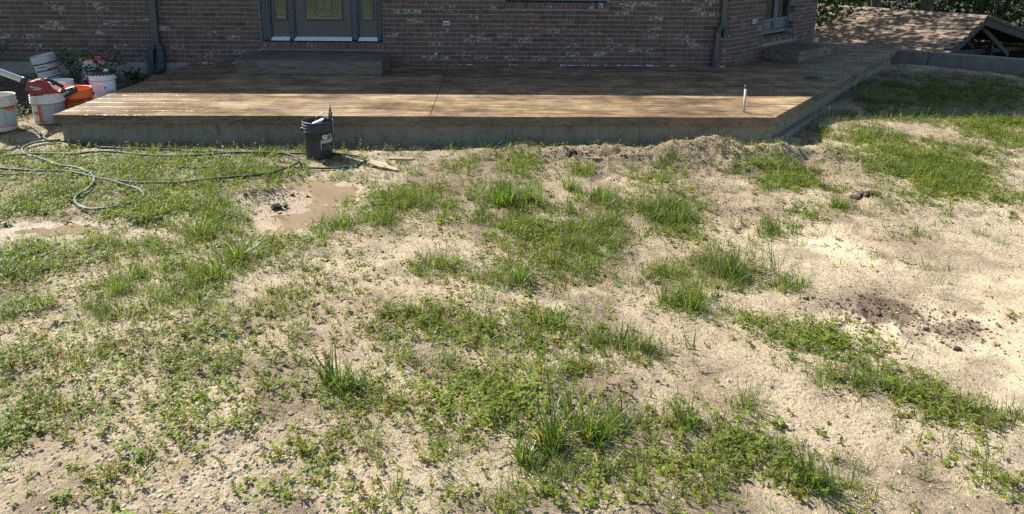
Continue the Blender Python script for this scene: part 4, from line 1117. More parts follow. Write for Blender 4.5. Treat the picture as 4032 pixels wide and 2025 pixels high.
def bucket_profile(s, h):
    """5-gallon pail: tapered wall with three stacking ribs below the rim"""
    r0, r1 = 0.131 * s, 0.1445 * s
    k = h / 0.368
    P = [(0.02, 0.0), (r0 - 0.008, 0.0), (r0, 0.006), (r0 + 0.0005, 0.02)]
    for z in (0.10, 0.18, 0.262): P.append((r0 + (r1 - r0) * z / 0.30, z * k))
    for zb in (0.266, 0.298, 0.328):
        P += [(r1 + 0.0085 * s, zb * k), (r1 + 0.0095 * s, (zb + 0.006) * k), (r1 + 0.0085 * s, (zb + 0.009) * k), (r1 + 0.0005, (zb + 0.011) * k)]
    P += [(r1 + 0.001, 0.352 * k), (r1 + 0.0065 * s, 0.356 * k), (r1 + 0.0075 * s, 0.364 * k), (r1 + 0.004 * s, h), (r1 - 0.001, h - 0.003)]
    P += [(r1 - 0.003, 0.33 * k), (r0 - 0.003, 0.012), (0.02, 0.010)]
    return P, (lambda z: r0 + (r1 - r0) * z / (0.30 * k))

class Bucket:
    def __init__(s, label, loc, mat, scale=1.0, h=0.368, tilt=(0, 0), cat='bucket', name='bucket', inner=None):
        s.root = empty(name, loc); tag(s.root, label, cat)
        s.root.rotation_euler = (tilt[0], tilt[1], 0)
        s.h = h; prof, s.r = bucket_profile(scale, h)
        mb = MB(); mb.lathe(prof, 40); s.body = mb.build('body', M[mat], s.root)
        s.face = math.atan2(-loc[1], -loc[0])             # angle of the side turned to the viewer
        s.sc = scale
    def band(s, name, a0, a1, z0, z1, mat, lift=0.0012, parent=None):
        """curved label patch; angles in degrees right(+)/left(-) of the side seen from the yard"""
        f = s.face; z0 *= s.h / 0.37; z1 *= s.h / 0.37
        mb = MB(); mb.lathe([(s.r(z0) + lift, z0), (s.r((z0 + z1) / 2) + lift, (z0 + z1) / 2), (s.r(z1) + lift, z1)], 16, None, f + math.radians(a0), f + math.radians(a1))
        return mb.build(name, M[mat], parent or s.root, recalc=False)
    def text(s, body, ang, z, size, mat, lift=0.0025, parent=None, bold=0.0):
        vs, fs = text_mesh(body, size, bold)
        mb = MB(); out = []
        for x, y, _ in vs:
            zz = z + y; r = s.r(zz) + lift; t = s.face + math.radians(ang) + x / r
            out.append((r * math.cos(t), r * math.sin(t), zz))
        mb.add(out, fs); return mb.build('lettering', M[mat], parent or s.root, recalc=False)
    def handle(s, ang, drop, mat='steel', z=None):
        """wire bail hinged on two ears, hanging or standing"""
        z = s.h * 0.80 if z is None else z; r = s.r(z) + 0.012; f = s.face + math.radians(ang)
        a = Vector((math.cos(f), math.sin(f), 0)); b = Vector((-a.y, a.x, 0))
        pts = []
        for i in range(25):
            t = math.pi * i / 24
            pts.append(a * r * math.cos(t) + (b * math.cos(drop) + Vector((0, 0, math.sin(drop)))) * (r + 0.02) * math.sin(t) + Vector((0, 0, z)))
        s.h_ = MB().tube(pts, 0.0022, 6).build('bail', M[mat], s.root)
        for sg in (1, -1):
            p = a * sg * (s.r(z)); mbx = MB().tube([p, p + a * sg * 0.022], 0.014, 10); mbx.v = [(v[0], v[1], v[2] + z) for v in mbx.v]
            mbx.build('ear', M['rubber'] if mat == 'rubber' else s.body.data.materials[0], s.root)
    def fill(s, z, mat):
        mb = MB(); n = 24; r = s.r(z) - 0.004
        mb.add([(r * math.cos(2 * math.pi * i / n), r * math.sin(2 * math.pi * i / n), z + random.uniform(-0.004, 0.004)) for i in range(n)], [tuple(range(n))]); return mb.build('residue', M[mat], s.root, recalc=False)

# empty cream bucket cut by the left edge of the view
b = Bucket('empty dirty cream bucket at the left edge with a grey printed label', (-5.085, 7.44, gh(-5.085, 7.44, False) - 0.002), 'b_beige', 1.03, 0.375)
b.band('label', -78, 66, 0.055, 0.245, 'lab_grey'); b.band('label_edge', -78, 66, 0.247, 0.257, 'lab_dark'); b.band('label_stripe', 15, 64, 0.222, 0.247, 'lab_orange', 0.002); b.band('label_edge', -78, 66, 0.048, 0.055, 'lab_orange')
for i in range(9): b.band('print_line', 22, 62, 0.080 + i * 0.0145, 0.0815 + i * 0.0145 + 0.003, 'lab_white', 0.002)
for i in range(5): b.band('print_line', -60, 8, 0.09 + i * 0.026, 0.093 + i * 0.026 + 0.002, 'lab_white', 0.002)
b.handle(70, math.radians(-62)); b.fill(0.06, 'b_grey')

# bucket carrying the leaf blower
BX, BY = -4.80, 7.79
BZ = gh(BX, BY, False) - 0.003
BH = 0.315
b = Bucket('white bucket carrying the red leaf blower beside the patio corner', (BX, BY, BZ), 'b_white', 1.09, BH)
b.band('label', -66, 72, 0.040, 0.262, 'lab_grey'); b.band('label_edge', -70, 75, 0.263, 0.272, 'lab_dark', 0.002); b.band('label_edge', -70, 75, 0.032, 0.040, 'lab_orange', 0.002)
b.band('label_stripe', -40, -28, 0.040, 0.262, 'lab_orange', 0.002); b.band('label_square', -64, -40, 0.05, 0.128, 'lab_white', 0.002); b.band('label_stripe', -64, -40, 0.130, 0.168, 'lab_orange', 0.002); b.band('label_square', -64, -40, 0.170, 0.245, 'lab_white', 0.002); b.band('label_stripe', -40, 70, 0.252, 0.262, 'lab_orange', 0.0025)
for i in range(11): b.band('print_line', -20, 20, 0.065 + i * 0.0155, 0.0685 + i * 0.0155, 'lab_white', 0.002); b.band('print_line', 27, 62, 0.07 + i * 0.0155, 0.073 + i * 0.0155, 'lab_tan', 0.002)
b.handle(60, math.radians(-60))

b = Bucket('white bucket standing behind the red leaf blower, only its rim showing', (-5.02, 8.42, gh(-5.02, 8.42, False) - 0.003), 'b_white', 0.95, 0.345)
b.band('label', -60, 60, 0.05, 0.25, 'lab_white'); b.handle(20, math.radians(-60))

b = Bucket('bright orange bucket between the leaf blower and the white solvent pail', (-4.625, 8.04, gh(-4.625, 8.04, False) - 0.03), 'b_orange', 1.06, 0.36)
b.band('label_stripe', -70, 60, 0.246, 0.256, 'lab_dark'); b.text('CONCRETE', -6, 0.222, 0.030, 'ink_black', bold=0.0006); b.band('label_stripe', -60, 50, 0.196, 0.204, 'lab_dark'); b.text('MIX', -14, 0.17, 0.036, 'ink_black', bold=0.0008)
b.handle(85, math.radians(-55), 'rubber')

# solvent pail with a black crimped lid
PX_, PY_ = -4.66, 8.67
pz = gh(PX_, PY_, False) - 0.002
p = empty('solvent_pail', (PX_, PY_, pz)); tag(p, 'white metal pail with black crimped lid and red flame diamond', 'pail')
hp = 0.385
mb = MB(); mb.lathe([(0.02, 0), (0.138, 0), (0.142, 0.006), (0.142, hp * 0.78), (0.1455, hp * 0.79), (0.142, hp * 0.80), (0.142, hp - 0.004), (0.144, hp), (0.02, hp)], 44); mb.build('body', M['b_pail'], p)
mb = MB(); mb.lathe([(0.0, hp + 0.012), (0.118, hp + 0.011), (0.128, hp + 0.017), (0.143, hp + 0.018), (0.150, hp + 0.012), (0.1505, hp - 0.008)], 44)
for k in range(26):
    t = 2 * math.pi * k / 26
    d = Vector((math.cos(t), math.sin(t), 0)); sd = Vector((-d.y, d.x, 0)); c = d * 0.1505
    mb.add([c - sd * 0.0155 + Vector((0, 0, hp - 0.006)), c + sd * 0.0155 + Vector((0, 0, hp - 0.006)), c * 0.972 + sd * 0.008 + Vector((0, 0, hp - 0.026)), c * 0.972 - sd * 0.008 + Vector((0, 0, hp - 0.026))], [(0, 1, 2, 3)])
lid = mb.build('lid', M['blacklid'], p)
MB().lathe([(0.032, hp + 0.012), (0.030, hp + 0.022), (0.020, hp + 0.024), (0.018, hp + 0.036), (0.0, hp + 0.037)], 18, Matrix.Translation((0.045, 0.02, 0))).build('spout_cap', M['plastic_white'], lid)
pf = math.atan2(-PY_, -PX_)
def pband(name, a0, a1, z0, z1, mat, lift): return MB().lathe([(0.142 + lift, z0), (0.142 + lift, z1)], 12, None, pf + math.radians(a0), pf + math.radians(a1)).build(name, M[mat], p, recalc=False)
pband('label', -70, 62, 0.03, hp * 0.74, 'ink_white', 0.001)
for c0, c1 in ((-66, -36), (-32, -2), (2, 30)):
    for i in range(13): pband('print_line', c0, c1 - (i * 7) % 9, 0.07 + i * 0.0135, 0.073 + i * 0.0135, 'lab_grey', 0.0018)
pband('print_mark', 3, 10, 0.205, 0.224, 'lab_dark', 0.0025)
def pcyl(x, z, lift, ang=36, z0=0.115):
    t = pf + math.radians(ang) + x / 0.142; r = 0.142 + lift
    return (r * math.cos(t), r * math.sin(t), z0 + z)
mb = MB(); mb.add([pcyl(-0.055, 0, 0.003), pcyl(-0.027, -0.0275, 0.003), pcyl(0, -0.055, 0.003), pcyl(0.027, -0.0275, 0.003), pcyl(0.055, 0, 0.003), pcyl(0.027, 0.0275, 0.003), pcyl(0, 0.055, 0.003), pcyl(-0.027, 0.0275, 0.003), pcyl(0, 0, 0.003)], [(8, i, (i + 1) % 8) for i in range(8)]); dia = mb.build('flame_diamond', M['lab_red'], p, recalc=False)
fl = [(-0.014, 0.004), (-0.010, -0.004), (0.0, -0.008), (0.010, -0.004), (0.014, 0.006), (0.009, 0.016), (0.006, 0.010), (0.001, 0.030), (-0.005, 0.014), (-0.010, 0.020)]
mb = MB(); mb.add([pcyl(x, z, 0.0042) for x, z in fl] + [pcyl(0, 0.002, 0.0042)], [(10, i, (i + 1) % 10) for i in range(10)]); mb.build('flame', M['ink_white'], dia, recalc=False)
mb = MB(); mb.add([pcyl(-0.015, -0.0175, 0.0042), pcyl(0.015, -0.0175, 0.0042), pcyl(0.015, -0.0145, 0.0042), pcyl(-0.015, -0.0145, 0.0042)], [(0, 1, 2, 3)]); mb.build('flame_bar', M['ink_white'], dia, recalc=False)
t = pf + math.radians(75); ed = Vector((math.cos(t), math.sin(t), 0))
MB().tube([ed * 0.14 + Vector((0, 0, hp * 0.82)), ed * 0.162 + Vector((0, 0, hp * 0.82))], 0.016, 10).build('ear', M['steel'], p)
MB().tube([ed * 0.158 + Vector((0, 0, hp * 0.82)), ed * 0.168 + Vector((0, 0, hp * 0.7)), ed * 0.166 + Vector((0, 0, hp * 0.4)), ed * 0.155 + Vector((0, -0.05, hp * 0.22))], 0.003, 6).build('bail', M['rubber'], p)

b = Bucket('white bucket leaning against the bricks with black and orange label bands', (-6.02, 9.92, gh(-6.02, 9.92, False) + 0.008), 'b_grey', 1.0, 0.372, (0.06, -0.19))
b.band('label_edge', -75, 70, 0.245, 0.258, 'lab_dark'); b.band('label', -75, 70, 0.07, 0.244, 'lab_white'); b.text('CONCRETE', -22, 0.212, 0.026, 'ink_black', bold=0.001); b.band('label_stripe', 5, 70, 0.150, 0.185, 'lab_orange', 0.002); b.band('label_edge', -60, 18, 0.150, 0.176, 'lab_dark', 0.0022); b.text('RESURFACER', -24, 0.163, 0.019, 'ink_white', 0.0035)
for i in range(4): b.band('print_line', -30, 40, 0.092 + i * 0.012, 0.095 + i * 0.012, 'lab_grey', 0.002)
b.band('label_edge', -75, 70, 0.058, 0.069, 'lab_dark'); b.handle(15, math.radians(-58)); b.fill(0.30, 'b_grey')

b = Bucket('white bucket with orange inside behind the rose bush', (-5.33, 9.72, gh(-5.33, 9.72, False) - 0.004), 'b_white', 1.0, 0.36)
prof_in = [(0.147, 0.358), (0.1415, 0.355), (0.140, 0.30), (0.131, 0.06), (0.02, 0.055)]
MB().lathe(prof_in, 36).build('liner', M['b_orange'], b.root); MB().lathe([(0.1535, 0.348), (0.1525, 0.361), (0.146, 0.363)], 36).build('liner_rim', M['b_orange'], b.root)
b.band('label', -60, 60, 0.06, 0.24, 'lab_white')

# black bucket with trowels, in front of the patio
KX, KY = -1.635, 6.72
KZ = gh(KX, KY) - 0.008
b = Bucket('black bucket holding trowels, standing in front of the patio', (KX, KY, KZ), 'b_black', 0.965, 0.368)
b.band('label', 10, 66, 0.205, 0.255, 'rubber', 0.0008); b.band('label', 8, 72, 0.165, 0.205, 'lab_tan', 0.0012); b.band('label', 12, 68, 0.09, 0.164, 'lab_dark', 0.0012); b.band('label_edge', 8, 11, 0.10, 0.18, 'lab_tan', 0.0015)
for i in range(4): b.band('print_line', 44 - i, 66, 0.212 + i * 0.011, 0.216 + i * 0.011, 'lab_white', 0.0018)
for a0, a1, z0, z1 in ((14, 40, 0.222, 0.240), (18, 36, 0.212, 0.248), (20, 34, 0.205, 0.212)): b.band('emblem', a0, a1, z0, z1, 'lab_white', 0.0018)
b.text('CRETE', 28, 0.232, 0.014, 'ink_black', 0.0028, bold=0.0004)
b.handle(-80, math.radians(-35), 'rubber')
rr = random.Random(9)
for i in range(9):
    a0 = rr.uniform(15, 60); z0 = rr.uniform(0.095, 0.15); b.band('print_line', a0, a0 + rr.uniform(4, 12), z0, z0 + 0.003, 'lab_tan', 0.0018)
def tool(name, label, cat, parts):
    o = empty(name, (KX, KY, KZ + 0.02)); tag(o, label, cat)
    for nm, mb, m, bev in parts: mb.build(nm, M[m], o, bev)
tool('trowel', 'trowel with the tallest black handle standing in the black bucket', 'trowel', [('handle', MB().tube([(0.105, 0.01, 0.30), (0.118, 0.005, 0.39), (0.124, 0.0, 0.462)], [0.010, 0.014, 0.011], 10), 'rubber', 0), ('tip', MB().tube([(0.124, 0, 0.462), (0.127, 0.002, 0.50), (0.128, 0.002, 0.535)], [0.006, 0.005, 0.001], 8), 'steel', 0), ('blade', MB().prism([(0.03, 0.02), (0.09, 0.02), (0.118, 0.30), (0.088, 0.30)], 0.004, 0.0055), 'steel', 0)])
tool('trowel', 'trowel with a shorter black handle on the right in the black bucket', 'trowel', [('handle', MB().tube([(0.122, -0.02, 0.30), (0.133, -0.022, 0.37), (0.139, -0.024, 0.435)], [0.009, 0.012, 0.010], 10), 'rubber', 0), ('blade', MB().prism([(0.07, 0.02), (0.115, 0.02), (0.128, 0.31), (0.112, 0.31)], -0.0235, -0.0215), 'steel', 0)])
tool('hand_float', 'pale hand float lying across the mouth of the black bucket', 'float', [('blade', MB().prism([(-0.075, 0.298), (-0.045, 0.322), (0.045, 0.362), (0.062, 0.358), (0.05, 0.338), (-0.05, 0.288)], -0.06, 0.02), 'plastic_white', 0.004), ('grip', MB().tube([(-0.03, 0.04, 0.335), (-0.012, 0.05, 0.372), (0.03, 0.05, 0.366)], 0.009, 8), 'rubber', 0)])
tool('rod_hook', 'thin grey hook sticking up behind the float in the black bucket', 'hook', [('rod', MB().tube([(0.015, 0.07, 0.10), (0.015, 0.08, 0.36), (0.018, 0.08, 0.385), (0.030, 0.08, 0.395), (0.040, 0.08, 0.392)], 0.0065, 8), 'steel', 0)])
o = MB().prism([(0.150, 0.22), (0.156, 0.26), (0.153, 0.36), (0.149, 0.36), (0.150, 0.24)], -0.02, -0.018).add([], []).build('steel_strip', M['steel'])
o.location = (KX, KY, KZ + 0.01); tag(o, 'thin bright steel strip hanging down the outside of the black bucket', 'strip')
o.data.vertices.add(0)

# ------------------------------------------------------------------ leaf blower lying on the bucket
LX, LY = -4.815, 7.76
LZ = BZ + BH + 0.085
lb = empty('leaf_blower', (LX, LY, LZ)); tag(lb, 'red and black battery leaf blower lying on a white bucket, grey tube pointing up left', 'leaf blower')
va = math.atan2(LY, LX) - math.pi / 2
lb.rotation_euler = (0, 0, va)
SCB = 0.000320
q = lambda pts: [((x - 630) * SCB, -(y - 450) * SCB) for x, y in pts]
house_poly = q([(190, 330), (260, 250), (420, 235), (480, 200), (600, 195), (680, 245), (760, 300), (850, 375), (875, 490), (980, 590), (1060, 655), (1110, 640), (1235, 545), (1260, 590), (1225, 645), (1110, 715), (820, 712), (560, 712), (250, 690), (245, 610), (165, 560), (150, 520), (178, 430)])
mb = MB(); mb.prism(house_poly, -0.052, 0.052); hs = mb.build('housing', M['red'], lb, 0.012, seg=3)
mb = MB(); mb.prism(q([(300, 330), (460, 265), (640, 280), (800, 400), (830, 520), (700, 640), (420, 650), (290, 560)]), -0.060, -0.0525); mb.build('housing_panel', M['red'], hs, 0.006)
mb = MB(); mb.prism(q([(250, 690), (560, 700), (620, 740), (300, 735)]), -0.045, 0.045); mb.build('intake', M['rubber'], lb, 0.008)
hp_ = q([(680, 250), (780, 225), (880, 280), (1000, 365), (1120, 450), (1215, 540)])
mb = MB(); mb.tube([(x, 0, z) for x, z in hp_], [0.016, 0.017, 0.018, 0.020, 0.019, 0.018], 12); mb.build('handle', M['rubber'], lb)
mb = MB(); mb.prism(q([(880, 380), (960, 410), (1000, 430), (945, 450), (905, 430)]), -0.010, 0.010); mb.build('trigger', M['rubber'], lb, 0.003)
mb = MB(); mb.prism(q([(1115, 715), (1180, 640), (1260, 600), (1400, 555), (1550, 525), (1610, 580), (1640, 670), (1580, 740), (1400, 815), (1220, 880), (1130, 780)]), -0.042, 0.042); bt = mb.build('battery', M['rubber'], lb, 0.010, seg=3)
mb = MB(); mb.prism(q([(1160, 735), (1350, 640), (1385, 680), (1210, 790)]), -0.0435, -0.0425); mb.build('battery_label', M['lab_grey'], bt)
def flat_text(body, x, z, size, rot, y, mat, parent, bold=0.0, shear=0.0):
    vs, fs = text_mesh(body, size, bold); c, s = math.cos(rot), math.sin(rot)
    mb = MB(); mb.add([(x + (u + shear * v) * c - v * s, y, z + (u + shear * v) * s + v * c) for u, v, _ in vs], fs); return mb.build('lettering', M[mat], parent, recalc=False)
flat_text('Milwaukee', (430 - 630) * SCB, -(450 - 450) * SCB, 0.024, math.radians(-17), -0.0612, 'ink_white', hs, 0.0004, 0.25)
mb = MB(); mb.prism(q([(300, 500), (380, 500), (560, 535), (560, 548), (380, 520)]), -0.0614, -0.0608); mb.build('lettering_stroke', M['ink_white'], hs)
flat_text('18', (1520 - 630) * SCB, -(570 - 450) * SCB, 0.020, math.radians(15), -0.0428, 'ink_white', bt, 0.0004)
mb = MB(); t0 = Vector((q([(300, 300)])[0][0], 0, q([(300, 300)])[0][1])); dr = Vector((-0.87, -0.02, 0.49)).normalized()
mb.tube([t0, t0 + dr * 0.10, t0 + dr * 0.12, t0 + dr * 0.55, t0 + dr * 0.95], [0.034, 0.034, 0.031, 0.034, 0.037], 20); mb.build('tube', M['tubegrey'], lb)
MB().tube([t0 + dr * 0.03, t0 + dr * 0.09], 0.0365, 20).build('collar', M['rubber'], lb)

# ------------------------------------------------------------------ hoses
def smooth_path(pts, n=6):
    out = []
    P = [np.array(p) for p in pts]
    P = [2 * P[0] - P[1]] + P + [2 * P[-1] - P[-2]]
    for i in range(1, len(P) - 2):
        for k in range(n):
            t = k / n
            out.append(0.5 * ((2 * P[i]) + (-P[i - 1] + P[i + 1]) * t + (2 * P[i - 1] - 5 * P[i] + 4 * P[i + 1] - P[i + 2]) * t ** 2 + (-P[i - 1] + 3 * P[i] - 3 * P[i + 1] + P[i + 2]) * t ** 3))
    out.append(P[-2]); return np.array(out)
def hose(label, pts, rad, m, lift=0.0, fit=None):
    s = smooth_path(pts)
    z = ground_h(s[:, 0], s[:, 1])
    kk = np.ones(13) / 13; zp = np.concatenate([np.full(6, z[0]), z, np.full(6, z[-1])]); z = np.convolve(zp, kk, 'valid') + rad * 0.95 + lift
    root = empty('garden_hose', (float(s[0, 0]), float(s[0, 1]), float(z[0]) - rad)); tag(root, label, 'hose')
    o3 = [Vector((x - s[0, 0], y - s[0, 1], zz - z[0] + rad)) for x, y, zz in zip(s[:, 0], s[:, 1], z)]
    MB().tube(o3, rad, 8).build('tubing', M[m], root)
    if fit is not None:
        i = min(range(len(o3)), key=lambda k: (s[k, 0] - fit[0]) ** 2 + (s[k, 1] - fit[1]) ** 2); i = min(max(i, 1), len(o3) - 2)
        d = (o3[i + 1] - o3[i - 1]).normalized()
        MB().tube([o3[i] - d * 0.03, o3[i] - d * 0.012, o3[i] + d * 0.012, o3[i] + d * 0.03], [rad * 1.25, rad * 1.5, rad * 1.5, rad * 1.2], 10).build('coupling', M['rubber'], root)
hose('green hose running along the foot of the patio and round behind the black bucket', HOSE_A, 0.0104, 'hose_green', 0.006)
hose('dusty pale hose with a black coupling, looped in the weeds nearest the puddle', HOSE_B, 0.0112, 'hose_dusty', 0.016, (-3.459, 6.076))
hose('dark hose making one long loop that ends left of the black bucket', HOSE_C, 0.0108, 'hose_dark', 0.022)
hose('short stretch of hose lying against the looped ones at the left edge', HOSE_D, 0.0104, 'hose_green', 0.006)

# ------------------------------------------------------------------ small loose things
def on_ground(o, x, y, dz=0.0): o.location = (x, y, gh(x, y) + dz)
o = MB().prism([(-0.125, -0.016), (0.12, -0.018), (0.125, 0.016), (-0.12, 0.018)], 0, 0.014, axis=2).build('wood_strip', M['palewood'], None, 0.002); on_ground(o, -0.83, 6.60, 0.004); o.rotation_euler = (0.02, -0.03, -0.10)
tag(o, 'short pale wood strip lying on the soil right of the black bucket', 'wood strip')
pad = [(-0.19, 0.028), (-0.02, 0.040), (0.04, 0.024), (0.15, 0.018), (0.185, 0.0), (0.15, -0.018), (0.04, -0.022), (-0.02, -0.040), (-0.19, -0.030)]
o = MB().prism(pad, 0, 0.020, axis=2).build('wooden_paddle', M['palewood'], None, 0.006); on_ground(o, -0.945, 6.30, 0.012); o.rotation_euler = (0.25, 0.05, math.radians(-38))
tag(o, 'grey-brown wooden paddle with narrow handle lying in the weeds', 'paddle')
for x, y, l, rz, lab in ((-1.30, 7.03, 0.26, -0.1, 'dark board scrap in the shade beside the black bucket'), (-0.45, 7.00, 0.36, -0.06, 'longer dark board scrap in the shade under the slab edge'), (1.02, 6.62, 0.14, -0.05, 'thin dark sliver of wood at the foot of the soil ridge')):
    o = MB().prism([(-l / 2, -0.02), (l / 2 * 0.9, -0.018), (l / 2, 0.016), (-l / 2, 0.02)], 0, 0.013, axis=2).build('board_scrap', M['brownwood'], None, 0.002); on_ground(o, x, y, 0.004); o.rotation_euler = (0, 0.02, rz); tag(o, lab, 'board')
ps = empty('conduit_post', (2.72, 7.365, 0.0)); tag(ps, 'short white pipe stub with black cap standing on the front right of the patio', 'pipe')
MB().tube([(0, 0, -0.004), (0, 0.004, 0.262)], 0.0128, 16).build('pipe', M['pvc'], ps)
mb = MB(); mb.lathe([(0.016, 0.0), (0.017, 0.02), (0.015, 0.03), (0.008, 0.040), (0.0, 0.043)], 14, Matrix.Translation((0, 0.004, 0.256))); mb.tube([(-0.014, 0.0, 0.262), (-0.022, -0.004, 0.245)], 0.004, 6); mb.build('cap', M['rubber'], ps)
dc = empty('drain_cover', (4.445, 9.54, 0.001)); tag(dc, 'round green drain cover set in the shaded patio', 'drain cover')
MB().lathe([(0.135, 0.0), (0.132, 0.004), (0.120, 0.006), (0.0, 0.0055)], 32).build('plate', M['greenplastic'], dc)
for k in range(7):
    w = math.sqrt(max(0.0, 0.108 ** 2 - (-0.09 + k * 0.03) ** 2)); MB().box(-w, w, -0.096 + k * 0.03, -0.084 + k * 0.03, 0.0062, 0.0085).build('slat', M['greenplastic'], dc)

# edging stones in the flower bed
for x, y, lab in ((-5.35, 9.16, 'tan edging stone nearer the leaning white bucket'), (-5.185, 9.13, 'tan edging stone just left of the solvent pail')):
    z = gh(x, y, False)
    o = MB().prism([(-0.075, -0.02), (0.075, -0.02), (0.073, 0.112), (0.055, 0.125), (-0.06, 0.125), (-0.074, 0.11)], -0.03, 0.03).build('edging_stone', M['paver'], None, 0.010); o.location = (x, y, z); tag(o, lab, 'edging stone', 'edging stones in the flower bed')

# ------------------------------------------------------------------ vegetation generators (leaf by leaf)
def blades(P, az, lean, length, width, curve, tint, nseg=3):
    """P (n,3) roots; each blade a tapered strip that arches over"""
    n = len(P)
    d = np.stack([np.cos(az), np.sin(az), np.zeros(n)], 1)
    side = np.stack([-np.sin(az), np.cos(az), np.zeros(n)], 1)
    tw = RNG.uniform(-0.7, 0.7, n)[:, None]
    side = side * np.cos(tw) + d * np.sin(tw)
    Vv = np.zeros((n, 2 * nseg + 1, 3)); T = np.zeros((n, 2 * nseg + 1, 3))
    pos = P.copy(); ang = lean.copy(); seg = length / nseg
    for k in range(nseg + 1):
        w = (width * (1 - (k / nseg) ** 1.6) * (0.75 if k == 0 else 1.0))[:, None]
        g = 0.62 + 0.38 * min(1, k / nseg * 1.6)
        if k < nseg:
            Vv[:, 2 * k] = pos - side * w / 2; Vv[:, 2 * k + 1] = pos + side * w / 2
            T[:, 2 * k] = tint; T[:, 2 * k + 1] = tint
        else:
            Vv[:, 2 * k] = pos; T[:, 2 * k] = tint
        pos = pos + (d * np.sin(ang)[:, None] + np.array([0, 0, 1.0]) * np.cos(ang)[:, None]) * seg[:, None]
        ang = ang + curve / nseg
    base = (np.arange(n) * (2 * nseg + 1))[:, None]
    quads = np.concatenate([base + np.array([2 * k, 2 * k + 1, 2 * k + 3, 2 * k + 2]) for k in range(nseg - 1)], 0)
    tris = base + np.array([2 * nseg - 2, 2 * nseg - 1, 2 * nseg])
    return Vv.reshape(-1, 3), quads, tris, T.reshape(-1, 3)

def leaves(P, az, pitch, size, asp, tint, fold=0.25):
    """leaf-shaped folded rhombs: P (n,3) leaf bases, az heading, pitch up angle"""
    n = len(P)
    d = np.stack([np.cos(az) * np.cos(pitch), np.sin(az) * np.cos(pitch), np.sin(pitch)], 1)
    s = np.stack([-np.sin(az), np.cos(az), np.zeros(n)], 1)
    u = np.cross(d, s)
    L = size[:, None]; W = (size * asp)[:, None]
    Vv = np.stack([P, P + d * L * 0.5 + s * W * 0.5 + u * L * fold * -0.25, P + d * L, P + d * L * 0.5 - s * W * 0.5 + u * L * fold * -0.25], 1)
    b = (np.arange(n) * 4)[:, None]
    tr = np.concatenate([b + np.array([0, 1, 2]), b + np.array([0, 2, 3])], 0)       # folded along the midrib
    return Vv.reshape(-1, 3), tr, np.repeat(tint, 4, 0)

def jitter(col, n, amt=0.25, dry=0.0):
    c = np.array(col)[None] * (1 + RNG.uniform(-amt, amt, (n, 1))) * (1 + RNG.uniform(-0.1, 0.1, (n, 3)))
    if dry:
        m = RNG.random(n) < dry
        c[m] = np.array([0.26, 0.20, 0.10]) * (1 + RNG.uniform(-0.25, 0.25, (m.sum(), 1)))
    return c

# kind: blades per m2, tufts per m2, length, width, lean spread, curve, colour
GK = {'L': (5600, 85, (0.09, 0.27), (0.0035, 0.007), 0.95, 0.95, (0.068, 0.115, 0.024)),
      'G': (9000, 75, (0.05, 0.17), (0.0022, 0.0045), 1.0, 0.9, (0.080, 0.122, 0.027)),
      'F': (14000, 60, (0.05, 0.13), (0.0014, 0.0026), 1.0, 0.6, (0.082, 0.120, 0.040)),
      'S': (0, 0, (0.02, 0.07), (0.0013, 0.003), 0.9, 0.8, (0.085, 0.115, 0.035))}
def in_ellipse(n, cx, cy, rx, ry):
    r = np.sqrt(RNG.random(n)) * (1 + 0.40 * RNG.standard_normal(n)); t = RNG.uniform(0, 2 * np.pi, n)
    return cx + rx * 1.12 * r * np.cos(t), cy + ry * 1.12 * r * np.sin(t)
def grass_patch(kind, cx, cy, rx, ry, dens):
    bpm, tpm, ln, wd, lean, curve, col = GK[kind]
    area = math.pi * rx * ry
    n = int(bpm * area * dens); nt = max(2, int(tpm * area * (0.4 + 0.6 * dens)))
    tx, ty = in_ellipse(nt, cx, cy, rx, ry)
    wt = RNG.random(nt) ** 0.9 + 0.2; wt /= wt.sum()
    own = RNG.choice(nt, n, p=wt)
    tl = RNG.uniform(0.45, 1.25, nt); tc = RNG.uniform(0.65, 1.25, nt); bias = RNG.uniform(0, 2 * np.pi, nt)
    sg = 0.022 if kind == 'L' else 0.03
    x = tx[own] + RNG.normal(0, sg, n); y = ty[own] + RNG.normal(0, sg, n)
    keep = fbm(x * 4.5, y * 4.5, 191, 3) > RNG.uniform(-0.75, 0.08, n)
    x, y, own = x[keep], y[keep], own[keep]; n = len(x)
    z = ground_h(x, y) - 0.004
    out = np.where(RNG.random(n) < 0.35, bias[own] + RNG.normal(0, 0.5, n), np.arctan2(y - ty[own], x - tx[own]) + RNG.normal(0, 0.8, n))
    ln_ = (ln[0] + (ln[1] - ln[0]) * RNG.random(n) ** 1.4) * tl[own] * (0.72 + 0.28 * min(1, dens + 0.1))
    c = jitter(col, n, 0.28, 0.07) * tc[own][:, None]
    return blades(np.stack([x, y, z], 1), out, np.abs(RNG.normal(0, lean * 0.6, n)) + 0.05, ln_, RNG.uniform(wd[0], wd[1], n) * (1.35 if kind == 'L' and cy < 3.4 else 1.0), np.abs(RNG.normal(curve * 0.7, 0.5, n)), c)

class Acc:
    def __init__(s): s.V, s.Q, s.T, s.C, s.n = [], [], [], [], 0
    def add(s, V, Q, T, C):
        s.V.append(V); s.C.append(C)
        if Q is not None: s.Q.append(Q + s.n)
        s.T.append(T + s.n); s.n += len(V)
    def build(s, name, m, parent=None, origin=None):
        V = np.concatenate(s.V)
        if origin is not None: V = V - np.array(origin)
        Fs = ([np.concatenate(s.Q)] if s.Q else []) + [np.concatenate(s.T)]
        o = npmesh(name, V, Fs, m, parent, tint={'tint': np.concatenate(s.C)})
        if origin is not None and parent is None: o.location = origin
        return o

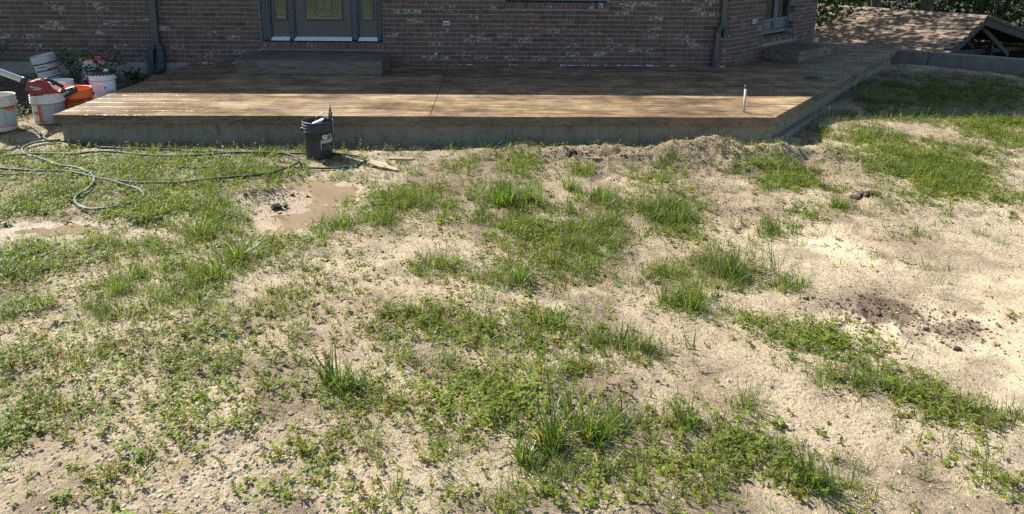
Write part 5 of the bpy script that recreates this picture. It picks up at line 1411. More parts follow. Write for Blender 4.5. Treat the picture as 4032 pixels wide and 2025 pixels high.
def clover_patch(cx, cy, rx, ry, dens, per=5200):
    n = int(per * math.pi * rx * ry * dens)
    x, y = in_ellipse(n, cx, cy, rx, ry)
    keep = fbm(x * 6, y * 6, 91, 3) > RNG.uniform(-0.6, 0.12, n)
    x, y = x[keep], y[keep]; n = len(x)
    h = np.abs(RNG.normal(0.018, 0.015, n)) + 0.004
    z = ground_h(x, y) + h
    a0 = RNG.uniform(0, 2 * np.pi, n)
    yel = RNG.random(n)[:, None]
    c = jitter((0.120, 0.175, 0.024), n, 0.3) * (1 - yel * 0.5) + jitter((0.22, 0.22, 0.035), n, 0.2) * yel * 0.5
    sz = 0.0055 + 0.017 * RNG.random(n) ** 1.6
    outs = []
    for k in range(3):
        outs.append(leaves(np.stack([x, y, z], 1), a0 + k * 2.094 + RNG.normal(0, 0.2, n), RNG.normal(0.05, 0.35, n), sz, np.full(n, 0.85), c))
    return outs

def seedlings(x, y, hs=(0.02, 0.075)):
    n = len(x); V_ = []
    h = RNG.uniform(hs[0], hs[1], n); z0 = ground_h(x, y) - 0.003
    red = (RNG.random(n) < 0.42)[:, None]
    stem = np.where(red, np.array([[0.11, 0.045, 0.022]]), np.array([[0.07, 0.10, 0.03]]))
    st = blades(np.stack([x, y, z0], 1), RNG.uniform(0, 6.28, n), RNG.uniform(0, 0.25, n), h, np.full(n, 0.003), np.zeros(n), stem, 2)
    lv = []
    for k in range(7):
        f = RNG.uniform(0.35, 1.0, n)
        c = np.where(red & (RNG.random((n, 1)) < 0.6), jitter((0.17, 0.115, 0.032), n, 0.25), jitter((0.135, 0.165, 0.028), n, 0.3))
        lv.append(leaves(np.stack([x, y, z0 + h * f], 1), RNG.uniform(0, 6.28, n), RNG.normal(0.15, 0.35, n), RNG.uniform(0.010, 0.026, n), RNG.uniform(0.42, 0.62, n), c))
    return st, lv

# ---- the stand-out tufts, each a plant of its own
for lab, kind, cx, cy, rx, ry, dn in TUFTS:
    a = Acc(); org = (cx, cy, gh(cx, cy))
    for rep in range(2):
        V_, Q_, T_, C_ = grass_patch(kind, cx, cy, rx * (0.95 if rep else 0.5), ry * (0.95 if rep else 0.5), dn * (0.7 if rep else 1.0))
        a.add(V_, Q_, T_, C_)
    if 'seed stalks' in lab or 'arching' in lab:
        n = 40; x, y = in_ellipse(n, cx, cy, rx, ry)
        V_, Q_, T_, C_ = blades(np.stack([x, y, ground_h(x, y)], 1), RNG.uniform(0, 6.28, n), RNG.uniform(0, 0.2, n), RNG.uniform(0.25, 0.36, n), np.full(n, 0.0022), RNG.uniform(0, 0.3, n), jitter((0.13, 0.14, 0.06), n, 0.2))
        a.add(V_, Q_, T_, C_)
    o = a.build('grass_tuft', M['grass'], None, org)
    tag(o, lab, 'grass tuft', 'single grass tufts in the yard')

# ---- everything else nobody could count
ga, ca, wa = Acc(), Acc(), Acc()
for it in PATCHES.split():
    k, cx, cy, rx, ry, dn = it.split(','); cx, cy, rx, ry, dn = map(float, (cx, cy, rx, ry, dn))
    if k in 'LGF':
        V_, Q_, T_, C_ = grass_patch(k, cx, cy, rx * 0.95, ry * 0.95, dn * (0.8 if k == 'L' else 0.55)); ga.add(V_, Q_, T_, C_)
        for V_, T_, C_ in clover_patch(cx, cy, rx, ry, dn * 0.10): ca.add(V_, None, T_, C_)
    elif k == 'C':
        for V_, T_, C_ in clover_patch(cx, cy, rx * 0.95, ry * 0.95, dn * (0.8 if cy > 4 else 0.5)): ca.add(V_, None, T_, C_)
        V_, Q_, T_, C_ = grass_patch('F', cx, cy, rx, ry, dn * 0.14); ga.add(V_, Q_, T_, C_)
        V_, Q_, T_, C_ = grass_patch('G', cx, cy, rx, ry, dn * (0.45 if cy > 4.2 else 0.18)); ga.add(V_, Q_, T_, C_)
        n = int(110 * math.pi * rx * ry * dn); x, y = in_ellipse(n, cx, cy, rx, ry)
        st, lv = seedlings(x, y)
        wa.add(*st)
        for V_, T_, C_ in lv: wa.add(V_, None, T_, C_)
    else:
        n = int(330 * math.pi * rx * ry * dn); x, y = in_ellipse(n, cx, cy, rx, ry)
        st, lv = seedlings(x, y)
        wa.add(*st)
        for V_, T_, C_ in lv: wa.add(V_, None, T_, C_)
        for V_, T_, C_ in clover_patch(cx, cy, rx, ry, dn * 0.16): ca.add(V_, None, T_, C_)

def scatter(n, x0, x1, y0, y1, pad=0.0):
    x = RNG.uniform(x0, x1, n); y = RNG.uniform(y0, y1, n)
    ok = np.ones(n, bool)
    ok &= ~((y > FRONT_Y - 0.04 + pad) & (x > PX0 - 0.02) & (x < PX1 + (y - FRONT_Y) * EDGE_SL + 0.05))
    ok &= (x - RW_A.x) * RW_M.x + (y - RW_A.y) * RW_M.y < -0.03
    ok &= (np.abs(x) < y * 0.86 + 0.6)
    for cx, cy, rx, ry, rot, sd in PUDDLES[:3]:
        ok &= ~((((x - cx) / rx) ** 2 + ((y - cy) / ry) ** 2 < 1) & (RNG.random(n) < 0.93))
    return x[ok], y[ok]
# ragged growth: many small sprawling tufts, clover sprigs and weeds whose density follows the patches and breaks up between them
PT = [it.split(',') for it in PATCHES.split()] + [[t[1], *map(str, t[2:])] for t in TUFTS]
def growth(x, y):
    d = {'g': np.zeros(len(x)), 'C': np.zeros(len(x)), 'W': np.zeros(len(x))}
    for k, *q in PT:
        cx, cy, rx, ry, dn = map(float, q)
        m = (np.abs(x - cx) < 3 * rx) & (np.abs(y - cy) < 3.2 * ry)
        r2 = ((x[m] - cx) / (1.35 * rx)) ** 2 + ((y[m] - cy) / (1.45 * ry)) ** 2
        kk = k if k in 'CW' else 'g'
        d[kk][m] = np.maximum(d[kk][m], dn * np.exp(-r2))
    return d
x, y = scatter(200000, -5.3, 6.6, 1.75, 8.1)
d = growth(x, y)
rag = np.clip(0.65 + 2.0 * fbm(x * 3.6, y * 3.6, 151, 4), 0.0, 1.8)
left = np.clip(0.75 - 0.2 * x, 0.10, 1.2)
pg = np.clip((d['g'] * 0.75 + d['C'] * 0.30 + 0.05 * left) * rag, 0, 1)
kg = RNG.random(len(x)) < pg * 0.85
tx, ty = x[kg], y[kg]; nt = len(tx)
nb = RNG.integers(3, 9, nt); own = np.repeat(np.arange(nt), nb); n = len(own)
bx_ = tx[own] + RNG.normal(0, 0.008, n); by_ = ty[own] + RNG.normal(0, 0.008, n)
big_ = RNG.uniform(0.5, 1.25, nt)[own] * (0.7 + 0.5 * np.clip(d['g'][kg], 0, 1))[own]
V_, Q_, T_, C_ = blades(np.stack([bx_, by_, ground_h(bx_, by_) - 0.003], 1), RNG.uniform(0, 6.28, n), np.abs(RNG.normal(0.45, 0.5, n)), RNG.uniform(0.03, 0.125, n) * big_, RNG.uniform(0.0018, 0.0046, n), np.abs(RNG.normal(0.9, 0.6, n)), jitter((0.080, 0.120, 0.028), n, 0.3, 0.12) * RNG.uniform(0.65, 1.2, nt)[own][:, None], 2); ga.add(V_, Q_, T_, C_)
kc = RNG.random(len(x)) < np.clip((d['C'] * 0.8 + d['g'] * 0.30 + d['W'] * 0.3 + 0.05 * left) * rag, 0, 1) * 0.6
for V_, T_, C_ in clover_patch(0, 0, 1, 1, 0.0) if False else []: pass
def sprigs(x, y):
    n0 = len(x); rep = RNG.integers(2, 6, n0); own = np.repeat(np.arange(n0), rep); n = len(own)
    X = x[own] + RNG.normal(0, 0.014, n); Y = y[own] + RNG.normal(0, 0.014, n)
    Z = ground_h(X, Y) + np.abs(RNG.normal(0.012, 0.012, n)) + 0.003
    sp_ = RNG.random(n0)[own]                                        # species: round leaflets to narrow ones
    sz = (0.005 + 0.019 * (RNG.random(n0) ** 1.6)[own]) * RNG.uniform(0.8, 1.2, n)
    c0 = jitter((0.120, 0.170, 0.026), n0, 0.35)[own]; c1 = jitter((0.19, 0.185, 0.035), n0, 0.25)[own]
    f = (RNG.random(n0) ** 2)[own][:, None]; c = (c0 * (1 - f) + c1 * f) * (1 + RNG.uniform(-0.12, 0.12, (n, 1)))
    out = []
    for k in range(3):
        out.append(leaves(np.stack([X, Y, Z], 1), RNG.uniform(0, 6.28, n), RNG.normal(0.05, 0.35, n), sz, 0.45 + 0.45 * sp_, c))
    return out
for V_, T_, C_ in sprigs(x[kc], y[kc]): ca.add(V_, None, T_, C_)
kw = RNG.random(len(x)) < np.clip((d['W'] * 0.8 + d['C'] * 0.12 + 0.04 * left) * rag, 0, 1) * 0.10
st, lv = seedlings(x[kw], y[kw], (0.012, 0.06)); wa.add(*st)
for V_, T_, C_ in lv: wa.add(V_, None, T_, C_)
# creeping weeds: flat stems running out from a root, leaves in pairs along them
kr = np.flatnonzero(RNG.random(len(x)) < np.clip((d['W'] * 0.7 + d['C'] * 0.5 + 0.10 * left) * rag, 0, 1) * 0.012)
ns = RNG.integers(4, 8, len(kr)); own = np.repeat(np.arange(len(kr)), ns); n = len(own)
sx, sy = x[kr][own], y[kr][own]; az = RNG.uniform(0, 6.28, n); ln = RNG.uniform(0.03, 0.12, n) * RNG.uniform(0.6, 1.3, len(kr))[own]
hue = RNG.random(len(kr))[own][:, None]
stc = jitter((0.15, 0.085, 0.04), n, 0.3)
V_, Q_, T_, C_ = blades(np.stack([sx, sy, ground_h(sx, sy) + 0.004], 1), az, RNG.uniform(1.1, 1.5, n), ln, np.full(n, 0.0026), RNG.uniform(0, 0.25, n), stc, 2); wa.add(V_, Q_, T_, C_)
for k in range(5):
    f = (k + 0.6) / 5
    px_, py_ = sx + np.cos(az) * ln * f * 0.96, sy + np.sin(az) * ln * f * 0.96
    zz = ground_h(px_, py_) + 0.008 + 0.02 * f * RNG.random(n)
    for sgn in (-1, 1):
        V_, T_, C_ = leaves(np.stack([px_, py_, zz], 1), az + sgn * RNG.uniform(0.7, 1.2, n), RNG.normal(0.2, 0.3, n), RNG.uniform(0.008, 0.020, n) * (1.15 - 0.4 * f), np.full(n, 0.55), jitter((0.105, 0.150, 0.028), n, 0.25) * (1 - hue * 0.5) + jitter((0.19, 0.15, 0.035), n, 0.2) * hue * 0.5)
        wa.add(V_, None, T_, C_)
# dark twigs and dead bits
x, y = scatter(3200, -5.3, 6.6, 1.75, 8.0); n = len(x)
V_, Q_, T_, C_ = blades(np.stack([x, y, ground_h(x, y) + 0.006], 1), RNG.uniform(0, 6.28, n), RNG.uniform(1.25, 1.6, n), RNG.uniform(0.015, 0.09, n), RNG.uniform(0.002, 0.005, n), RNG.normal(0, 0.3, n), jitter((0.07, 0.048, 0.03), n, 0.4), 2); ga.add(V_, Q_, T_, C_)
# dead straw lying flat
x, y = scatter(9000, -5.3, 6.6, 1.75, 8.0); n = len(x)
V_, Q_, T_, C_ = blades(np.stack([x, y, ground_h(x, y) + 0.004], 1), RNG.uniform(0, 6.28, n), RNG.uniform(1.3, 1.6, n), RNG.uniform(0.03, 0.13, n), RNG.uniform(0.0012, 0.003, n), RNG.normal(0, 0.15, n), jitter((0.36, 0.29, 0.17), n, 0.3), 2); ga.add(V_, Q_, T_, C_)
# thin scatter of seedlings and short stubble over the bare soil, thinner to the right
x, y = scatter(5000, -5.2, 6.4, 1.7, 7.1)
w = np.clip(0.75 - 0.22 * x + 0.9 * fbm(x * 1.1, y * 1.1, 51, 3), 0.03, 1.0)
k = RNG.random(len(x)) < w * 0.55
st, lv = seedlings(x[k], y[k], (0.012, 0.05)); wa.add(*st)
for V_, T_, C_ in lv: wa.add(V_, None, T_, C_)
x, y = scatter(30000, -5.4, 6.8, 1.7, 9.0)
k = RNG.random(len(x)) < np.clip(0.35 + 0.9 * fbm(x * 2.0, y * 2.0, 55, 3), 0.05, 1)
x, y = x[k], y[k]; n = len(x)
V_, Q_, T_, C_ = blades(np.stack([x, y, ground_h(x, y) - 0.003], 1), RNG.uniform(0, 6.28, n), np.abs(RNG.normal(0.5, 0.5, n)), RNG.uniform(0.015, 0.075, n), RNG.uniform(0.0012, 0.003, n), RNG.uniform(0, 1.2, n), jitter((0.085, 0.115, 0.035), n, 0.3, 0.35), 2); ga.add(V_, Q_, T_, C_)
# small scattered tufts
tx, ty = scatter(900, -5.0, 6.4, 1.8, 8.2)
for cx, cy in zip(tx, ty):
    if RNG.random() < 0.45 + 0.8 * float(fbm(np.array([cx * 0.9]), np.array([cy * 0.9]), 58, 2)[0]):
        V_, Q_, T_, C_ = grass_patch('G' if RNG.random() < 0.6 else 'F', cx, cy, 0.03, 0.03, RNG.uniform(1.2, 3.5)); ga.add(V_, Q_, T_, C_)
# shaded long grass beside the patio edge and along the retaining wall
x, y = scatter(60000, 3.2, 9.8, 7.9, 13.2)
k = RNG.random(len(x)) < np.clip(0.42 + 1.9 * fbm(x * 1.3, y * 1.3, 61, 4), 0.06, 1)
x, y = x[k], y[k]; n = len(x)
V_, Q_, T_, C_ = blades(np.stack([x, y, ground_h(x, y) - 0.004], 1), RNG.uniform(0, 6.28, n), np.abs(RNG.normal(0.35, 0.35, n)), RNG.uniform(0.03, 0.13, n), RNG.uniform(0.002, 0.005, n), RNG.uniform(0.3, 1.6, n), jitter((0.055, 0.095, 0.026), n, 0.35, 0.15), 2); ga.add(V_, Q_, T_, C_)
# a few long stalks leaning out of the grass at the shade line
n = 60; x = RNG.uniform(3.3, 6.3, n); y = RNG.uniform(7.7, 8.3, n)
V_, Q_, T_, C_ = blades(np.stack([x, y, ground_h(x, y)], 1), RNG.uniform(0, 6.28, n), RNG.uniform(0.1, 0.6, n), RNG.uniform(0.12, 0.30, n), np.full(n, 0.003), RNG.uniform(0.2, 1.6, n), jitter((0.12, 0.15, 0.06), n, 0.2, 0.3)); ga.add(V_, Q_, T_, C_)
# weeds along the foot of the slab
for x0, x1, nn in ((-4.3, -2.3, 130), (-2.3, -0.8, 110), (-0.8, 2.5, 25)):
    x = RNG.uniform(x0, x1, nn); y = RNG.uniform(6.85, 7.1, nn)
    st, lv = seedlings(x, y, (0.03, 0.11)); wa.add(*st)
    for V_, T_, C_ in lv: wa.add(V_, None, T_, C_)
tag(ga.build('grass', M['grass']), 'thin patchy grass growing through the sandy yard', 'grass', kind='stuff')
tag(ca.build('clover', M['leaf']), 'low clover in green patches on the sandy yard', 'clover', kind='stuff')
tag(wa.build('weeds', M['leaf']), 'small reddish-green weed seedlings scattered over the soil', 'weeds', kind='stuff')

# ---- plantain rosette alone on the sand
x0, y0 = -1.34, 3.26
n = 6; az = np.array([2.9, 2.3, 0.35, 0.0, 1.2, 4.4]); 
V_, T_, C_ = leaves(np.tile([[x0, y0, gh(x0, y0) + 0.006]], (n, 1)), az, np.array([0.1, 0.3, 0.12, 0.4, 0.55, 0.2]), np.array([0.085, 0.06, 0.10, 0.07, 0.06, 0.05]), np.full(n, 0.32), jitter((0.075, 0.145, 0.05), n, 0.12))
a = Acc(); a.add(V_, None, T_, C_); tag(a.build('plantain_rosette', M['leaf'], None, (x0, y0, gh(x0, y0))), 'flat rosette of long smooth leaves alone on the pale sand', 'plant')

# ---- pebbles and soil crumbs
ICO = MB()
bmi = bmesh.new(); bmesh.ops.create_icosphere(bmi, subdivisions=1, radius=1.0)
icoV = np.array([v.co[:] for v in bmi.verts]); icoF = np.array([[v.index for v in f.verts] for f in bmi.faces]); bmi.free()
octV = np.array([[1, 0, 0], [-1, 0, 0], [0, 1, 0], [0, -1, 0], [0, 0, 1], [0, 0, -1]], float); octF = np.array([[0, 2, 4], [2, 1, 4], [1, 3, 4], [3, 0, 4], [2, 0, 5], [1, 2, 5], [3, 1, 5], [0, 3, 5]])
def lumps(x, y, r, flat, tint, base=(icoV, icoF), sink=0.3):
    n = len(x); bv, bf = base; m = len(bv)
    sc = np.stack([r * RNG.uniform(0.75, 1.3, n), r * RNG.uniform(0.7, 1.2, n), r * flat * RNG.uniform(0.7, 1.2, n)], 1)
    v = bv[None] * (1 + RNG.uniform(-0.22, 0.22, (n, m, 1))) * sc[:, None]
    a = RNG.uniform(0, 6.28, n); c, s = np.cos(a)[:, None], np.sin(a)[:, None]
    tl = RNG.normal(0, 0.25, n)[:, None]
    X = v[:, :, 0] * c - v[:, :, 1] * s; Y = v[:, :, 0] * s + v[:, :, 1] * c; Z = v[:, :, 2] + X * tl * 0.5
    z = ground_h(x, y)
    P = np.stack([X + x[:, None], Y + y[:, None], Z + (z + sc[:, 2] * (1 - 2 * sink))[:, None]], 2).reshape(-1, 3)
    Fx = (bf[None] + (np.arange(n) * m)[:, None, None]).reshape(-1, 3)
    return P, Fx, np.repeat(tint, m, 0)
def lump_obj(name, sets, label, cat):
    V, F, C, n = [], [], [], 0
    for P, Fx, T in sets:
        V.append(P); F.append(Fx + n); C.append(T); n += len(P)
    o = npmesh(name, np.concatenate(V), np.concatenate(F), M['stone'], smooth=False, tint={'tint': np.concatenate(C)})
    return tag(o, label, cat, kind='stuff')
sets = []
for cx, cy, rx, ry, nn in ((-0.92, 2.36, 0.28, 0.18, 330), (-1.25, 2.48, 0.30, 0.16, 200), (-0.5, 2.55, 0.3, 0.07, 80), (-0.85, 2.10, 0.45, 0.16, 300), (-1.35, 2.2, 0.3, 0.18, 50), (0.0, 2.45, 0.4, 0.3, 25), (-0.35, 3.0, 0.3, 0.12, 40), (-1.2, 2.8, 0.5, 0.25, 40)):
    x, y = in_ellipse(nn, cx, cy, rx, ry)
    g = RNG.uniform(0.14, 0.44, nn)[:, None]
    sets.append(lumps(x, y, RNG.uniform(0.003, 0.0095, nn) * (1 + (RNG.random(nn) < 0.08) * 0.6), 0.62, 0.8 * g * np.array([[1.0, 0.88, 0.70]]) * (1 + RNG.uniform(-0.06, 0.06, (nn, 3))), sink=0.42))
x, y = scatter(900, -4, 6, 1.8, 6.5); nn = len(x)
g = RNG.uniform(0.16, 0.42, nn)[:, None]
sets.append(lumps(x, y, RNG.uniform(0.003, 0.009, nn), 0.6, g * np.array([[1.0, 0.92, 0.8]])))
lump_obj('gravel', sets, 'grey pebbles strewn over the near left of the yard', 'gravel')
sets = []
for di, (cx, cy, rx, ry, amt) in enumerate(DARKS[:18]):
    nn = int(3000 * rx * ry * math.pi * amt) + 6
    x, y = in_ellipse(nn, cx, cy, rx * 1.1, ry * 1.1)
    sets.append(lumps(x, y, RNG.uniform(0.002, 0.0065, nn) * (1.2 if di < 6 else 1.0) * (1 + (RNG.random(nn) < 0.06) * 1.4), 0.7, jitter((0.085, 0.06, 0.042) if di < 6 else (0.17, 0.125, 0.085), nn, 0.5), sink=0.3 if di < 6 else 0.4))
x, y = scatter(70000, -5, 6.8, 1.7, 7.12); nn = len(x)
k = RNG.random(nn) < np.clip(0.4 + 1.1 * fbm(x * 1.6, y * 1.6, 71, 3), 0.08, 1); x, y = x[k], y[k]; nn = len(x)
sets.append(lumps(x, y, RNG.uniform(0.0018, 0.0065, nn) * (1 + (RNG.random(nn) < 0.03)), 0.7, np.where(RNG.random((nn, 1)) < 0.45, jitter((0.14, 0.10, 0.065), nn, 0.4), jitter((0.36, 0.28, 0.185), nn, 0.4)), (octV, octF), 0.35))
x = RNG.uniform(0.0, 3.6, 1500); y = RNG.normal(6.72, 0.14, 1500); nn = 1500
sets.append(lumps(x, np.minimum(y, 7.05), RNG.uniform(0.002, 0.009, nn), 0.7, jitter((0.36, 0.27, 0.175), nn, 0.4), sink=0.4))
lump_obj('soil_crumbs', sets, 'loose crumbs and clods of soil over the yard', 'soil')
o = MB()
P, Fx, T = lumps(RNG.normal(-1.63, 0.018, 26), RNG.normal(5.29, 0.010, 26), RNG.uniform(0.016, 0.024, 26), 0.8, jitter((0.04, 0.032, 0.026), 26, 0.3), sink=0.1)
o = npmesh('mud_clod', P - np.array([-1.63, 5.29, gh(-1.63, 5.29)]), Fx, M['stone'], tint={'tint': T}); o.location = (-1.63, 5.29, gh(-1.63, 5.29)); tag(o, 'dark clump of mud lying alone in the tan puddle', 'clod')
P, Fx, T = lumps(np.linspace(3.08, 3.24, 40), RNG.normal(5.60, 0.012, 40), RNG.uniform(0.016, 0.024, 40), 0.8, jitter((0.085, 0.058, 0.04), 40, 0.35), sink=0.15)
o = npmesh('mud_clod', P - np.array([3.16, 5.6, gh(3.16, 5.6)]), Fx, M['stone'], tint={'tint': T}); o.location = (3.16, 5.6, gh(3.16, 5.6)); tag(o, 'ridge of dark clods at the end of the wet rut by the big clover patch', 'clod')
P, Fx, T = lumps(RNG.normal(0.82, 0.02, 24), RNG.normal(6.73, 0.012, 24), RNG.uniform(0.016, 0.023, 24), 0.8, jitter((0.05, 0.036, 0.028), 24, 0.35), sink=0.15)
o = npmesh('mud_clod', P - np.array([0.82, 6.73, gh(0.82, 6.73)]), Fx, M['stone'], tint={'tint': T}); o.location = (0.82, 6.73, gh(0.82, 6.73)); tag(o, 'dark clod pile in the gap of the soil ridge before the slab', 'clod')

# ------------------------------------------------------------------ flower bed plants
def shrub(name, label, cat, x, y, rad, h, n, size, col, nstem=7, asp=0.6, zlift=0.0, red=0.0):
    z = gh(x, y, False)
    root = empty(name, (x, y, z)); tag(root, label, cat)
    r = random.Random(int(abs(x * 100)))
    st = MB(); tips = []
    for i in range(nstem):
        a = r.uniform(0, 6.28); q = r.uniform(0.3, 1.0)
        p0 = Vector((r.uniform(-0.03, 0.03), r.uniform(-0.03, 0.03), -0.02)); p2 = Vector((math.cos(a) * rad * q, math.sin(a) * rad * q, h * r.uniform(0.55, 1.0)))
        p1 = p0.lerp(p2, 0.5) + Vector((0, 0, h * 0.12)); st.tube([p0, p1, p2], [0.006, 0.004, 0.002], 6); tips += [p1, p1.lerp(p2, 0.5), p2, p2]
    st.build('stems', M['bark'], root)
    tp = np.array([t[:] for t in tips]); own = RNG.integers(0, len(tp), n)
    P = tp[own] + RNG.normal(0, 1, (n, 3)) * np.array([rad * 0.22, rad * 0.22, h * 0.13])
    P[:, 2] = np.abs(P[:, 2]) + zlift
    V_, T_, C_ = leaves(P, RNG.uniform(0, 6.28, n), RNG.normal(0.0, 0.5, n), RNG.uniform(size * 0.6, size * 1.3, n), np.full(n, asp), jitter(col, n, 0.35))
    a = Acc(); a.add(V_, None, T_, C_); a.build('foliage', M['leaf'], root)
    return root
rose = shrub('rose_bush', 'rose bush with deep pink blooms in front of the orange-lined bucket', 'rose bush', -4.98, 9.30, 0.42, 0.46, 620, 0.05, (0.035, 0.075, 0.028), 12)
shrub('rose_bush', 'taller leafy rose cane between the leaning bucket and the orange-lined bucket', 'rose bush', -5.56, 9.72, 0.20, 0.55, 260, 0.055, (0.045, 0.095, 0.035), 6)
def bloom(x, y, z, s):
    mb = MB()
    for ring, (nn, rr, up) in enumerate(((6, 1.0, 0.25), (6, 0.75, 0.7), (5, 0.45, 1.1), (3, 0.25, 1.4))):
        for k in range(nn):
            a = 6.283 * k / nn + ring * 0.5; d = Vector((math.cos(a), math.sin(a), 0)); sd = Vector((-d.y, d.x, 0)); c = Vector((0, 0, 0))
            tip = d * s * rr + Vector((0, 0, s * up * 0.7)); mb.add([c, c.lerp(tip, 0.55) + sd * s * 0.42 * rr, tip, c.lerp(tip, 0.55) - sd * s * 0.42 * rr], [(0, 1, 2, 3)], True)
    o = mb.build('bloom', M['flower'], rose, recalc=False); o.location = Vector((x, y, z)) - rose.location
    o.rotation_euler = (0.7, 0, 0)
bloom(-4.92, 9.06, 0.236, 0.042); bloom(-4.835, 9.07, 0.278, 0.043); bloom(-4.985, 8.90, 0.010, 0.045); bloom(-4.955, 8.88, -0.02, 0.03)
shrub('low_flowering_plant', 'low mauve flowering plant in the shaded bed behind the cream bucket', 'plant', -5.80, 8.66, 0.34, 0.14, 700, 0.022, (0.10, 0.055, 0.075), 10, 0.7)
shrub('leafy_shrub', 'dark leafy shrub against the bricks at the left edge', 'shrub', -7.1, 10.15, 0.42, 0.55, 520, 0.05, (0.03, 0.06, 0.028), 9)
shrub('bed_plant', 'dark low leafy plant between the solvent pail and the patio edge', 'plant', -4.62, 9.35, 0.22, 0.26, 260, 0.05, (0.03, 0.06, 0.025), 7)
shrub('bed_plant', 'dark low leafy plant beneath the leaf blower tube', 'plant', -5.35, 8.15, 0.35, 0.13, 420, 0.035, (0.035, 0.065, 0.028), 8)
a = Acc()
n = 2600; x = RNG.uniform(-7.6, -4.5, n); y = RNG.uniform(8.2, 10.4, n)
V_, T_, C_ = leaves(np.stack([x, y, ground_h(x, y) + RNG.uniform(0.0, 0.04, n)], 1), RNG.uniform(0, 6.28, n), RNG.normal(0.05, 0.3, n), RNG.uniform(0.02, 0.05, n), np.full(n, 0.55), jitter((0.055, 0.06, 0.03), n, 0.4, 0.3)); a.add(V_, None, T_, C_)
tag(a.build('ground_cover', M['leaf']), 'dark leaf litter and ground cover in the shaded bed', 'ground cover', kind='stuff')

# ------------------------------------------------------------------ trees beyond the wall
def tree(name, label, base, top, r0, r1, crown, nleaf, size, col, cat='tree', limbs=7, lean=None, group=None, seed=1, clumps=60):
    """crown: list of (centre offset, radii)"""
    root = empty(name, base); tag(root, label, cat, group)
    r = random.Random(seed); g = np.random.default_rng(seed)
    H = top - base[2]; lx, ly = lean or (0, 0)
    pts = [Vector((lx * t + 0.05 * H * 0.1 * math.sin(t * 5 + seed), ly * t, H * t)) for t in (0, 0.15, 0.35, 0.55, 0.8, 1.0)]
    MB().tube(pts, [r0 * 1.25, r0, r0 * 0.92, r0 * 0.8, r0 * 0.55, r1], 14).build('trunk', M['bark'], root)
    lm = MB(); P = []
    for c, rad in crown:
        c = Vector(c)
        for i in range(limbs):
            e = c + Vector((r.uniform(-1, 1) * rad[0], r.uniform(-1, 1) * rad[1], r.uniform(-1, 1) * rad[2])) * 0.8
            t = min(0.95, max(0.15, (e.z - 0.15 * H) / H)); k = min(4, int(t * 5)); s = pts[k].lerp(pts[k + 1], t * 5 - k)
            lm.tube([s, s.lerp(e, 0.5) + Vector((0, 0, 0.12 * (e - s).length)), e], [r0 * 0.28, r0 * 0.15, 0.012], 7)
        cc = g.normal(0, 1, (clumps, 3)); cc /= np.linalg.norm(cc, axis=1)[:, None]; cc *= g.random((clumps, 1)) ** 0.45
        own = g.integers(0, clumps, nleaf // len(crown))
        P.append(np.array(c) + (cc[own] + g.normal(0, 0.12, (len(own), 3))) * np.array(rad))
    lm.build('limbs', M['bark'], root)
    P = np.concatenate(P); n = len(P)
    V_, T_, C_ = leaves(P, g.uniform(0, 6.28, n), g.normal(-0.35, 0.5, n), g.uniform(size * 0.65, size * 1.3, n), np.full(n, 0.62), jitter(col, n, 0.35))
    a = Acc(); a.add(V_, None, T_, C_); a.build('crown', M['treeleaf'], root)
    return root
LG = -3.5
tree('leafy_tree', 'sunlit leafy tree branch hanging past the right end of the house', (6.55, 16.1, LG), 4.5, 0.14, 0.03, [((0.35, -0.1, 4.55), (1.55, 1.2, 1.15)), ((0.0, 0.0, 6.4), (1.6, 1.6, 1.6))], 7500, 0.125, (0.085, 0.14, 0.028), seed=3, clumps=50)
tree('woodland_tree', 'leaning grey trunk rising behind the left half of the shed ridge', (13.5, 23.6, -4.3), 9.0, 0.17, 0.05, [((-0.5, 0.5, 9.5), (3.2, 3.0, 3.0))], 4200, 0.16, (0.04, 0.085, 0.02), lean=(-1.6, 0.9), seed=5)
tree('woodland_tree', 'thickest tree trunk standing behind the middle of the shed ridge', (15.29, 24.9, -4.4), 11.0, 0.22, 0.06, [((0, 0.5, 11.0), (3.6, 3.4, 3.4))], 4600, 0.16, (0.04, 0.085, 0.02), seed=6)
tree('woodland_tree', 'thin pale trunk in the woods at the upper right beyond the shed gable', (19.08, 26.7, -4.5), 8.0, 0.062, 0.03, [((0, 0.5, 9.5), (2.6, 2.6, 2.6))], 3000, 0.15, (0.045, 0.09, 0.02), seed=7)
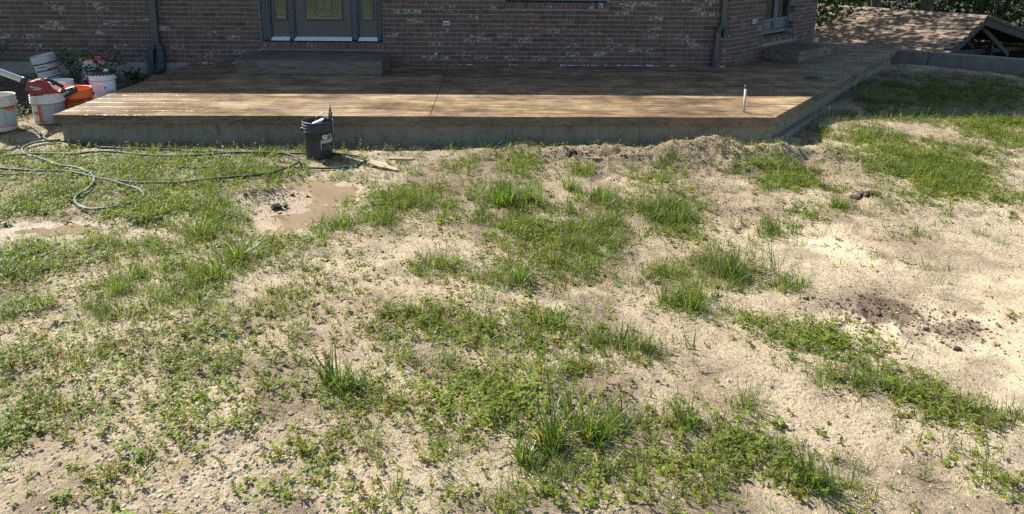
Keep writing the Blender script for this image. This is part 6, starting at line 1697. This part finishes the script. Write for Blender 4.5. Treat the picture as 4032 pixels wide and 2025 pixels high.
# trees behind the house (hidden by it) whose crowns dapple the shed roof
for i, (x, y, s) in enumerate(((5.0, 21.9, 7), (2.4, 24.5, 9), (9.0, 22.6, 11))):
    tree('yard_tree', 'leafy tree behind the house shading the shed roof', (x, y, -3.8), 6.5, 0.2, 0.05, [((0, 0, 8.2), (2.4, 2.4, 2.2)), ((0.4, -0.5, 10.2), (1.9, 1.9, 1.7))], 3400, 0.17, (0.05, 0.10, 0.022), group='trees behind the house', seed=20 + i, clumps=60)
for i, (x, y, zc) in enumerate(((0.6, 18.2, 12.8), (-1.0, 19.6, 14.2), (1.7, 17.9, 13.6))):
    tree('yard_tree', 'tall tree behind the house shading the grass by the retaining wall', (x, y, -3.8), zc - 4.5, 0.24, 0.06, [((0, 0, zc), (2.6, 2.6, 2.0))], 5200, 0.20, (0.05, 0.10, 0.022), group='tall trees behind the house', seed=40 + i, clumps=90)
# bare twigs hanging at the far right edge
tb = empty('dead_branch', (20.6, 25.0, 3.5)); tag(tb, 'bare pale twigs hanging in front of the woods at the right edge', 'branch')
mb = MB(); r = random.Random(8)
for i in range(5):
    p = Vector((r.uniform(-0.3, 0.5), 0, 0)); pts = [p.copy()]
    for k in range(7):
        p = p + Vector((r.uniform(-0.28, 0.16), r.uniform(-0.1, 0.1), -0.5)); pts.append(p.copy())
    mb.tube(pts, [0.035 - 0.0038 * k for k in range(8)], 6)
    for k in (3, 5, 6): mb.tube([pts[k], pts[k] + Vector((r.uniform(-0.5, 0.5), 0, -0.35))], [0.012, 0.005], 5)
mb.build('twigs', M['oldwood'], tb)
# the wood that closes the view: one dark mass of leaves on the slope
a = Acc()
g = np.random.default_rng(44)
parts_ = []
for ncl, nl, xr, yr, zr, sz in ((700, 110000, (7, 40), (27.5, 36), (-5.0, 3.2), (0.10, 0.22)), (260, 26000, (2, 46), (28, 44), (3.0, 13.0), (0.35, 0.6)), (160, 9000, (6, 44), (36, 44), (-5.0, 4.0), (0.4, 0.7))):
    cc = np.stack([g.uniform(*xr, ncl), g.uniform(*yr, ncl), g.uniform(*zr, ncl)], 1)
    own = g.integers(0, ncl, nl)
    P = cc[own] + g.normal(0, 1, (nl, 3)) * np.array([0.75, 0.75, 0.5])
    V_, T_, C_ = leaves(P, g.uniform(0, 6.28, nl), g.normal(-0.3, 0.5, nl), g.uniform(*sz, nl), np.full(nl, 0.62), jitter((0.030, 0.062, 0.016), nl, 0.45)); a.add(V_, None, T_, C_)
tag(a.build('woods', M['treeleaf']), 'dark green woods on the slope behind the shed', 'woods', kind='stuff')
if False: print('TRIS', sum(len(p.vertices) - 2 for m in bpy.data.meshes for p in m.polygons))
